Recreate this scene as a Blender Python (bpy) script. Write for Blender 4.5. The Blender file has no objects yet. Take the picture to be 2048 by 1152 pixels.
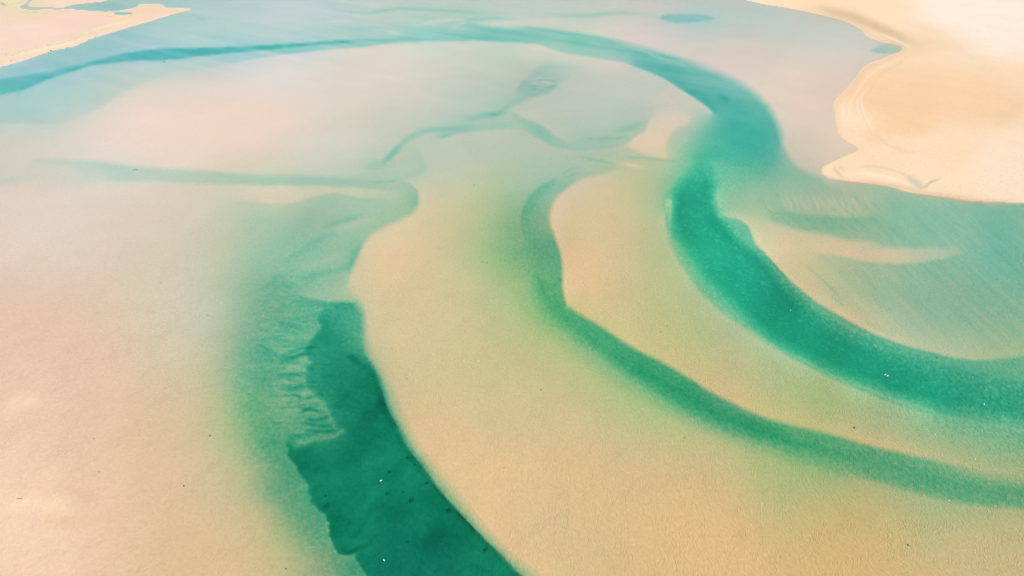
import bpy, bmesh, math, random
import numpy as np
from mathutils import Vector, Matrix

# ------------------------------------------------------------------ camera, sky, sun, exposure
SC = bpy.context.scene
COL = SC.collection
CAM_H = 120.0                       # metres above the water
PITCH = math.radians(32.5)          # below the horizon
FPX = 2048 * 24.0 / 36.0            # focal length in photo pixels
cam_data = bpy.data.cameras.new("camera")
cam_data.lens = 24.0
cam_data.sensor_width = 36.0
cam_data.clip_start = 1.0
cam_data.clip_end = 60000.0
cam = bpy.data.objects.new("camera", cam_data)
COL.objects.link(cam)
cam.location = (0, 0, CAM_H)
cam.rotation_euler = (math.pi / 2 - PITCH, 0, 0)
SC.camera = cam

SUN_EL = math.radians(56)
SUN_AZ = math.radians(138)          # compass bearing the light comes from (clockwise from +Y)
world = bpy.data.worlds.new("World")
SC.world = world
world.use_nodes = True
wn = world.node_tree.nodes
bg = wn["Background"]
sky = wn.new("ShaderNodeTexSky")
sky.sky_type = 'NISHITA'
sky.sun_disc = False
sky.sun_elevation = SUN_EL
sky.sun_rotation = SUN_AZ
sky.altitude = 10
sky.dust_density = 4.0
world.node_tree.links.new(sky.outputs[0], bg.inputs[0])
bg.inputs[1].default_value = 0.10
sun_data = bpy.data.lights.new("sun", 'SUN')
sun_data.energy = 4.0
sun_data.angle = math.radians(0.5)
sun_data.color = (1.0, 0.955, 0.88)
sun = bpy.data.objects.new("sun", sun_data)
COL.objects.link(sun)
sdir = Vector((math.sin(SUN_AZ) * math.cos(SUN_EL), math.cos(SUN_AZ) * math.cos(SUN_EL), math.sin(SUN_EL)))
sun.rotation_euler = sdir.to_track_quat('Z', 'Y').to_euler()
sun.location = sdir * 500
SC.view_settings.view_transform = 'Standard'
SC.view_settings.look = 'None'
SC.view_settings.exposure = 0.3
SC.view_settings.gamma = 1.0
SC.cycles.max_bounces = 6
SC.cycles.transparent_max_bounces = 12
SC.cycles.use_denoising = True
SC.cycles.use_adaptive_sampling = False

# ------------------------------------------------------------------ the lagoon's bathymetry
# Survey lines of the tidal flat: points (x, y) are sight lines of the survey photograph carried down to the
# level ground, values are the optical depth of the water over the sand there (negative: height of dry land).
G0X, G1X, G0Y, G1Y, STEP = -320, 2368, -72, 1272, 2.0
NX = int((G1X - G0X) / STEP) + 1
NY = int((G1Y - G0Y) / STEP) + 1


def catmull(pts, step=1.0):
    P = np.array(pts, float)
    if len(P) == 2:
        n = max(2, int(np.hypot(*(P[1] - P[0])[:2]) / step))
        t = np.linspace(0, 1, n)[:, None]
        return P[0] * (1 - t) + P[1] * t
    P = np.vstack([2 * P[0] - P[1], P, 2 * P[-1] - P[-2]])
    out = []
    for i in range(1, len(P) - 2):
        a, b, c, d = P[i - 1], P[i], P[i + 1], P[i + 2]
        n = max(2, int(np.hypot(*(c - b)[:2]) / step) + 1)
        t = np.linspace(0, 1, n, endpoint=False)[:, None]
        q = 0.5 * (2 * b + (c - a) * t + (2 * a - 5 * b + 4 * c - d) * t * t + (3 * b - a - 3 * c + d) * t ** 3)
        q[:, 2:] = b[2:] * (1 - t) + c[2:] * t          # values run linearly
        out.append(q)
    out.append(P[-2:-1])
    return np.vstack(out)


CURVES = [
 # left deep channel, right bank: outer foot of the sand
 (5, [(837,380,.95,.1),(838,393,1.2,.1),(837,408,1.35,.08),(827,424,1.1,.06),(804,438,1.0,.05),(782,448,1.0,.05),(757,460,.95,.05),(737,475,.95,.06),(724,495,1.3,.06),(712,518,1.25,.06),(704,540,1.15,.07),(697,558,.95,.08),(697,570,.75,.1)][::-1] and
     [(837,380,.1,.95),(838,393,.1,1.2),(837,408,.08,1.35),(827,424,.06,1.1),(804,438,.05,1.0),(782,448,.05,1.0),(757,460,.05,.95),(737,475,.06,.95),(724,495,.06,1.3),(712,518,.06,1.25),(704,540,.07,1.15),(697,558,.08,.95),(697,570,.1,.75)]),
 # inner dark edge of the left deep channel
 (5, [(719,622,1.4,2.1),(722,638,1.4,2.1),(722,676,1.4,2.1),(725,701,1.4,2.6),(737,726,1.5,4.2),(749,748,1.5,5.4),(758,776,1.6,6.2),(764,801,1.6,6.4),(774,826,1.6,6.2),(787,849,1.6,5.8),(796,870,1.7,5.6),(808,894,1.7,5.6),(821,911,1.7,5.6),(844,939,1.6,5.6),(869,971,1.5,5.6),(894,1004,1.5,5.6),(922,1034,1.5,5.6),(949,1064,1.5,5.6),(979,1094,1.5,5.6),(1012,1126,1.5,5.6),(1040,1155,1.5,5.6),(1100,1215,1.5,5.4),(1160,1275,1.5,5.4)]),
 # left edge of the left deep channel
 (3, [(575,884,1.9,1.89),(571,890,3.6,2.03),(582,911,4.3,2.03),(589,926,4.6,2.03),(604,949,4.7,1.96),(613,964,4.7,2.03),(618,984,4.8,2.03),(627,1004,4.9,1.96),(644,1021,4.9,1.89),(659,1041,5,1.74),(656,1054,5,1.74),(662,1071,5,1.67),(669,1089,5,1.67),(679,1104,5.4,1.59),(697,1109,5.6,1.59),(712,1106,5,1.74),(717,1121,4.9,1.89),(729,1136,4.8,1.89),(736,1152,4.8,1.89),(760,1190,4.8,1.89),(800,1275,4.8,1.89)], 4.0),
 # the fan's lip over the deep
 (5, [(652,620,2.6,1.7),(640,636,3.4,1.65),(637,651,3.8,1.65),(630,671,4.0,1.65),(617,691,3.6,1.65),(614,706,3.4,1.65),(622,722,3.6,1.6),(610,741,3.6,1.55),(612,764,3.4,1.6),(622,784,3.2,1.6),(645,800,3.2,1.7),(662,822,3.4,1.75),(670,846,3.8,1.8),(684,864,4.2,1.8),(662,878,4.2,1.75),(620,888,4.2,1.7),(592,893,4.0,1.6)], 5.0),
 # head of the fan
 (4, [(600,590,1.1,1.7),(624,598,.95,1.9),(652,603,.85,2.1),(687,604,.8,2.4),(708,606,.9,2.4)]),
 # middle stream, sand lobe on its right
 (4, [(1231,338,0.75,.35),(1211,347,0.85,.2),(1179,354,0.90,.1),(1154,363,0.95,.06),(1129,380,1.23,.04),(1111,398,0.98,.03),(1101,418,1.12,.02),(1098,438,1.22,.02),(1099,450,1.27,.02),(1105,463,1.32,.02),(1110,480,1.82,.03),(1118,500,1.95,.03),(1122,518,2.02,.03),(1124,538,2.08,.03),(1124,563,2.08,.02),(1125,580,2.08,.02),(1128,598,2.21,.02),(1132,609,2.34,.03)][::-1]),
 (6, [(1132,612,.05,1.9),(1144,619,.05,2.0),(1164,632,.06,2.2),(1194,649,.06,2.3),(1219,666,.06,2.4),(1249,686,.07,2.4),(1274,701,.07,2.4),(1311,719,.07,2.4),(1336,732,.07,2.4),(1361,747,.07,2.4),(1386,762,.07,2.4),(1411,779,.07,2.3),(1449,799,.08,2.1),(1486,817,.1,2.0),(1524,834,.1,2.0),(1561,845,.1,2.0),(1600,854,.1,1.9),(1640,864,.1,1.9),(1686,876,.12,1.9),(1736,891,.12,1.9),(1786,902,.14,1.8),(1836,914,.2,1.7),(1886,925,.3,1.5),(1925,934,.4,1.2),(1961,943,.5,1.05),(2048,955,.75,1.0),(2200,965,.9,1.0),(2370,965,.9,1.0)]),
 # right channel, foot of the left bank
 (5, [(1338,400,1.1,.75),(1334,428,1.2,.65),(1333,448,1.3,.6),(1336,478,1.3,.55),(1346,503,1.3,.5),(1359,528,1.3,.5),(1374,550,1.35,.5),(1392,575,1.4,.5),(1424,609,1.4,.5),(1461,639,1.4,.55),(1499,665,1.4,.55),(1536,690,1.4,.55),(1573,711,1.4,.6),(1611,729,1.4,.65),(1661,757,1.4,.7),(1711,776,1.4,.75),(1786,805,1.4,.95),(1861,826,1.5,1.2)]),
 # right channel, edge of the deep, left side (walking down, deep is on the left)
 ((16,12,12,14,16,16,18,20), [(1392,331,2.6,1.6),(1374,353,4.0,1.4),(1356,375,4.6,1.35),(1347,395,4.8,1.4),(1344,418,4.9,1.5),(1347,440,4.8,1.7),(1356,465,4.6,1.8),(1372,492,4.3,1.9),(1392,522,4.1,1.9),(1412,548,4.1,1.9),(1436,573,4.3,1.9),(1452,590,4.4,1.9),(1487,624,4.6,1.9),(1524,655,4.7,1.9),(1560,682,4.7,1.8),(1602,706,4.7,1.8),(1661,736,4.6,1.7),(1736,766,4.4,1.7),(1786,788,4.2,1.6),(1861,808,4.0,1.6),(1936,826,3.6,1.6),(2048,838,3.2,1.6),(2200,845,3,1.6),(2370,845,3,1.6)]),
 # right channel, edge of the deep, right side
 ((16,8,14,20,22,20,20,22), [(1414,335,1.8,3.0),(1427,360,1.7,4.3),(1421,390,1.2,4.8),(1427,416,1.15,4.8),(1442,440,1.8,4.8),(1460,465,2.0,4.7),(1484,490,2.1,4.6),(1509,506,2.2,4.6),(1536,532,2.2,4.7),(1566,570,2.1,4.8),(1598,605,2.0,4.8),(1636,638,2.0,4.8),(1676,663,1.9,4.7),(1736,690,1.9,4.6),(1786,714,1.9,4.4),(1861,738,1.9,4.0),(1936,756,1.9,3.5),(2048,772,1.8,3.0),(2200,785,1.8,2.8),(2370,785,1.8,2.8)]),
 # right channel, sandy bank on its right
 (4, [(1440,428,.95,1.5),(1450,434,.75,1.6),(1474,438,.25,1.6),(1491,448,.1,1.7),(1501,463,.08,1.8),(1509,485,.07,1.9),(1524,503,.07,2.0),(1538,520,.06,2.1),(1556,540,.06,2.2),(1581,563,.06,2.0),(1598,577,.05,2.0),(1623,598,.05,1.9),(1656,619,.05,1.9),(1686,636,.05,1.9),(1723,656,.06,1.9),(1761,674,.06,1.9),(1811,691,.1,1.8),(1861,704,.12,1.8),(1911,716,.16,1.7),(1961,720,.25,1.7),(1998,718,.45,1.6),(2048,712,.6,1.5),(2200,700,.7,1.5),(2370,690,.7,1.5)]),
 # crescent bar on the right: crest side and lee side
 (6, [(1536,441,1.0,.2),(1586,458,1.15,.2),(1636,467,1.2,.2),(1686,478,1.15,.2),(1736,485,1.1,.2),(1761,489,1.1,.12),(1811,494,1.0,.14),(1861,493,.95,.2),(1905,490,.95,.6)]),
 (4, [(1625,505,.1,.4),(1661,509,.08,.7),(1698,516,.1,.9),(1736,523,.1,.95),(1786,527,.12,1.05),(1836,525,.12,1.05),(1886,517,.2,1.05),(1923,507,.6,1.05)]),
 # shoal above it
 (4, [(1545,420,.8,1.0),(1573,424,.75,1.15),(1620,430,.7,1.25),(1661,433,.7,1.3),(1711,435,.75,1.35),(1750,433,.9,1.3)]),
 # shallows in the lee of the dry spit
 (5, [(1565,285,.25,1.3),(1576,308,.25,1.25),(1588,325,.25,1.15),(1606,340,.27,1.1),(1641,354,.3,1.0),(1656,370,.4,.9),(1686,385,.55,.85),(1705,397,.75,.85)]),
 # right channel, outer bank of the upper bend
 (6, [(950,50,0.7,1.32),(980,55,0.5,1.54),(1024,55,0.2,1.32),(1074,55,0.15,1.56),(1124,61,0.12,1.56),(1174,69,0.12,1.69),(1224,79,0.1,1.82),(1274,91,0.1,1.82),(1324,104,0.1,1.69),(1374,120,0.1,1.56)]),
 (10, [(1374,121,0.12,1.69),(1424,140,0.12,1.69),(1461,157,0.12,1.69),(1499,178,0.12,1.82),(1522,198,0.14,1.95),(1540,220,0.16,2.08),(1553,245,0.2,2.21),(1562,270,0.22,2.21),(1568,290,0.3,2.08)]),
 # upper bend, inner bank
 (3, [(1024,85,1.54,0.12),(1074,88,1.32,0.1),(1099,97,0.99,0.1),(1136,107,0.94,0.1),(1186,115,0.88,0.1),(1224,121,0.88,0.1),(1261,127,1.12,0.25)]),
 (3, [(1256,130,1.21,0.35),(1286,140,1.88,0.32),(1324,155,2.25,0.3),(1361,178,2.38,0.25),(1386,194,2.50,0.22),(1411,211,2.62,0.25),(1425,224,2.50,0.5)]),
 # main channel above the pale bank
 (3, [(412,138,.75,.45),(462,127,.85,.4),(512,118,1.0,.32),(562,110,1.2,.28),(612,104,1.3,.25),(662,99,1.3,.22),(724,94,1.4,.2),(787,87,1.4,.15),(837,84,1.4,.12),(887,83,1.45,.1),(962,82,1.5,.1),(1024,85,1.4,.12)]),
 (7, [(412,140,.7,.42),(340,152,.7,.38),(275,170,.75,.3),(225,200,.75,.25),(187,222,.65,.22),(150,238,.5,.2),(120,247,.5,.22)][::-1] and [(120,247,.5,.22),(150,238,.5,.2),(187,222,.65,.22),(225,200,.75,.25),(275,170,.75,.3),(340,152,.7,.38),(412,140,.7,.42)]),
 (3, [(-320,262,.8,.4),(0,247,.75,.33),(75,247,.7,.33),(118,247,.5,.3)]),
 # darker thread of the far channel
 (3, [(-320,255,1.10,0.70),(0,190,1.99,0.68),(37,183,2.11,0.68),(70,170,2.11,0.68),(100,157,2.24,0.68),(137,146,2.24,0.68),(175,133,2.24,0.65),(212,127,2.24,0.65),(275,122,2.24,0.63),(350,119,2.30,0.68),(400,112,2.36,0.77),(450,107,2.36,0.85),(512,102,2.48,1.08),(562,96,2.61,1.17),(637,90,2.61,1.17),(700,86,2.11,1.17)]),
 (3, [(-320,215,0.80,1.24),(0,158,0.99,1.86),(75,147,0.90,1.86),(150,131,0.90,1.74),(200,118,0.95,1.93),(250,107,0.80,2.21),(325,97,0.70,2.35),(400,96,0.70,2.48),(475,93,0.80,2.48),(512,92,0.85,2.62),(580,88,0.95,2.76),(650,83,0.90,2.48),(700,81,0.99,1.99)]),
 # stream on the left flat
 (5, [(70,314,.25,.5),(112,317,.18,.6),(175,321,.18,.8),(225,327,.18,.85),(275,333,.18,.9),(350,338,.2,.9),(425,343,.2,.9),(512,348,.3,.9),(612,350,.4,.95),(687,355,.5,.9),(740,358,.65,.85)]),
 (4, [(160,358,.4,.35),(225,361,.8,.3),(300,362,.85,.3),(375,366,.85,.3),(430,369,.85,.3),(512,371,.9,.14),(587,371,.95,.1),(662,373,.95,.12),(724,376,.9,.2),(774,381,.85,.35),(799,386,.85,.6)]),
 (4, [(-320,400,.6,.2),(0,371,.6,.2),(37,364,.55,.2),(75,359,.45,.22),(110,360,.4,.3)]),
 (3, [(480,402,.2,.4),(512,403,.1,.5),(562,408,.1,.55),(600,403,.1,.65),(624,394,.1,.7),(657,388,.1,.75),(682,388,.12,.75),(712,394,.2,.75),(737,396,.35,.75),(770,396,.6,.75)]),
 # lobe at the mouth of the left stream
 (3, [(828,290,.7,.55),(845,312,.85,.6),(854,333,.95,.6),(852,340,.95,.55),(837,350,.85,.5),(812,356,.8,.7)][::-1]),
 (3, [(805,362,.65,.85),(820,368,.5,.95),(834,380,.25,1.1)][::1]),
 # inner basin
 (4, [(1029,182,.5,1.05),(1049,155,.5,.95),(1074,135,.48,.85),(1094,123,.42,.75),(1124,126,.42,.65),(1159,138,.45,.52)]),
 (4, [(1159,140,.4,.55),(1129,163,.45,.9),(1099,184,.48,1.1),(1061,196,.5,1.0),(1040,208,.5,.9),(1024,214,.5,.8)][::-1] and [(1024,214,1.0,.5),(1040,208,1.0,.5),(1061,197,1.05,.48),(1099,184,1.1,.45),(1129,163,.75,.45),(1159,142,.52,.45)]),
 (3, [(1024,222,.45,.9),(1049,236,.45,1.0),(1074,246,.45,1.05),(1096,258,.5,1.0),(1112,272,.6,1.0),(1135,284,.75,1.0)]),
 (3, [(1040,258,.6,.9),(1060,268,.6,1.0),(1080,280,.62,1.0),(1099,290,.62,1.0),(1129,299,.65,1.05),(1174,300,.7,1.05),(1224,295,.75,1.0),(1254,288,.6,.9)][::-1] and [(1040,258,.9,.6),(1060,268,1.0,.6),(1080,280,1.0,.62),(1099,290,1.0,.62),(1129,299,1.05,.65),(1174,300,1.05,.7),(1224,295,1.0,.75),(1252,289,.85,.5)]),
 (3, [(1256,286,.9,.1),(1274,271,.9,.12),(1290,262,.85,.14),(1299,240,.75,.25),(1312,218,.55,.35)][::1]),
 (3, [(874,278,1.0,.55),(912,269,1.0,.5),(962,262,1.05,.5),(1024,257,.95,.55)]),
 # dry spit on the right: the waterline
 (3, [(1380,-40,-.25,.15),(1440,-12,-.25,.15),(1494,0,-.25,.2),(1536,9,-.25,.22),(1586,17,-.25,.22),(1636,28,-.25,.25),(1673,37,-.25,.28),(1698,46,-.25,.3),(1716,55,-.25,.3),(1728,66,-.25,.28),(1743,76,-.25,.25),(1766,84,-.25,.3),(1786,89,-.25,.35),(1801,93,-.25,.35),(1805,98,-.25,.35),(1800,103,-.25,.35),(1786,109,-.25,.25),(1766,118,-.25,.2),(1736,129,-.25,.2),(1721,143,-.25,.2),(1711,158,-.25,.2),(1696,175,-.25,.2),(1678,193,-.25,.2),(1668,208,-.25,.2),(1670,225,-.25,.2),(1673,250,-.25,.2),(1679,268,-.25,.15),(1694,281,-.2,.1),(1715,292,-.15,.05),(1718,302,-.15,.05),(1696,311,-.18,.1),(1661,327,-.2,.15),(1646,335,-.2,.2),(1643,346,-.2,.3),(1656,357,-.25,.4),(1686,361,-.25,.45),(1716,365,-.25,.5),(1748,369,-.25,.6),(1786,376,-.25,.7),(1811,384,-.25,.8),(1848,390,-.25,.85),(1898,396,-.3,.9),(1936,402,-.3,.95),(1986,405,-.3,1.0),(2048,407,-.3,1.05),(2200,410,-.3,1.1),(2370,405,-.3,1.1)]),
 # far left spit: the waterline, the tip, the creek
 (2, [(-320,230,-.3,.6),(-120,165,-.3,.6),(0,134,-.3,.7),(50,120,-.3,.8),(100,103,-.3,.85),(150,92,-.3,.85),(187,76,-.3,.85),(237,61,-.3,.8),(287,46,-.3,.8),(337,31,-.25,.75),(370,22,-.2,.7),(382,19,-.15,.7),(362,16,-.2,.8),(332,15,-.25,.8),(325,10,-.25,.8),(312,8,-.25,.8),(282,8,-.25,.8),(272,14,-.25,.8),(250,19,-.25,.9),(215,23,-.25,.9),(175,21,-.25,.8),(150,19,-.2,.6),(127,18,-.2,.4),(117,20,-.2,.35),(95,18,-.2,.4),(67,20,-.2,.5),(45,17,-.2,.5),(38,13,-.2,.5),(50,7,-.2,.5),(56,0,-.2,.5),(58,-12,-.2,.5)]),
 (2, [(66,-12,-.2,.5),(63,2,-.2,.5),(55,8,-.2,.5),(62,13,-.2,.45),(95,14,-.2,.4),(120,16,-.2,.4),(132,13,-.2,.7),(152,9,-.2,.9),(187,5,-.2,.9),(215,1,-.2,.9),(240,-12,-.2,.9),(260,-40,-.2,.9)][::1]),
 (1.5, [(227,27,-.2,.9),(240,24,-.2,.9),(255,24,-.2,.9),(265,27,-.2,.9),(255,29,-.2,.9),(240,30,-.2,.9),(227,27,-.2,.9)]),
 # sand knob by the right channel
 (3, [(1254,292,.12,.7),(1274,303,.12,.6),(1299,312,.12,.55),(1331,316,.12,.55)]),
 (5, [(1331,316,.12,.5),(1332,290,.12,.6),(1337,275,.12,.7),(1350,258,.12,.7),(1375,245,.15,.7),(1382,234,.2,.7),(1370,225,.22,.4),(1345,227,.15,.3)]),
]
CURVES += [(2, [(1741,100,.95,.22),(1755,93,.95,.22),(1772,88,.95,.22),(1786,90,.95,.25),(1800,95,.9,.2),(1799,101,.9,.2),(1784,106,.95,.22),(1764,107,.95,.22),(1748,105,.95,.22),(1741,100,.95,.22)][::-1]), (2, [(1319,36,1.3,.5),(1330,29,1.3,.5),(1360,27,1.3,.5),(1400,29,1.3,.5),(1426,33,1.3,.5),(1427,38,1.3,.5),(1400,43,1.3,.5),(1362,46,1.3,.5),(1335,43,1.3,.5),(1319,37,1.3,.5)][::-1])]
CURVES += [(4, [(1110,355,1.1,.85),(1086,368,1.6,.95),(1062,388,1.7,1.0),(1047,412,1.75,1.05),(1041,436,1.7,1.1),(1044,458,1.65,1.2),(1050,478,1.6,1.3)]), (7, [(1700,946,1.7,.85),(1736,958,1.75,.8),(1836,986,1.75,.72),(1911,1003,1.75,.7),(1986,1012,1.8,.68),(2048,1017,1.8,.66),(2200,1030,1.8,.66),(2370,1036,1.8,.66)])]
LINES = [
 # foot of the sand along the left deep channel
 [(697,570,.35),(710,580,.15),(724,594,.12),(731,608,.12),(735,632,.12),(740,663,.12),(748,693,.12),(761,721,.12),(776,746,.12),(791,776,.1),(803,806,.1),(816,831,.1),(828,860,.1),(850,894,.1),(875,924,.1),(902,959,.1),(930,994,.1),(957,1026,.1),(987,1061,.1),(1017,1094,.1),(1058,1126,.1),(1095,1152,.1),(1150,1200,.12),(1220,1272,.12)],
 [(727,640,.75),(732,676,.75),(738,703,.75),(748,727,.75),(763,750,.75),(776,777,.75),(784,802,.75),(794,827,.75),(806,848,.75),(820,874,.75),(842,907,.75),(870,943,.75),(898,977,.75),(924,1008,.75),(951,1040,.75),(980,1073,.75),(1010,1105,.75),(1045,1137,.75),(1075,1160,.75),(1180,1272,.75)],
 # middle stream: centre, left shoulder, faint tail
 [(1072,556,1.6),(1085,585,2.0),(1100,606,2.2),(1130,640,2.3),(1180,678,2.4),(1230,712,2.6),(1290,750,3.0),(1370,790,3.3),(1440,831,3.4),(1530,866,3.1),(1600,889,2.5),(1700,914,2.2),(1800,940,2.1),(1900,966,2.0),(2048,985,2.0),(2200,1000,2),(2370,1005,2)],
 [(1040,560,.9),(1056,600,1.0),(1085,640,1.1),(1143,686,1.1),(1199,724,1.15),(1249,757,1.2),(1300,790,1.3),(1350,822,1.3),(1400,848,1.3),(1460,872,1.3),(1536,896,1.35),(1599,917,1.35),(1661,936,1.35),(1690,944,1.3)],
 [(1005,600,.62),(1040,650,.5),(1074,672,.5),(1124,712,.5),(1199,764,.5),(1274,808,.5),(1349,846,.5),(1420,878,.52),(1536,920,.6),(1636,955,.62),(1736,985,.62),(1836,1006,.62),(1936,1026,.65),(2048,1036,.65),(2200,1050,.65),(2370,1055,.65)],
]
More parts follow.
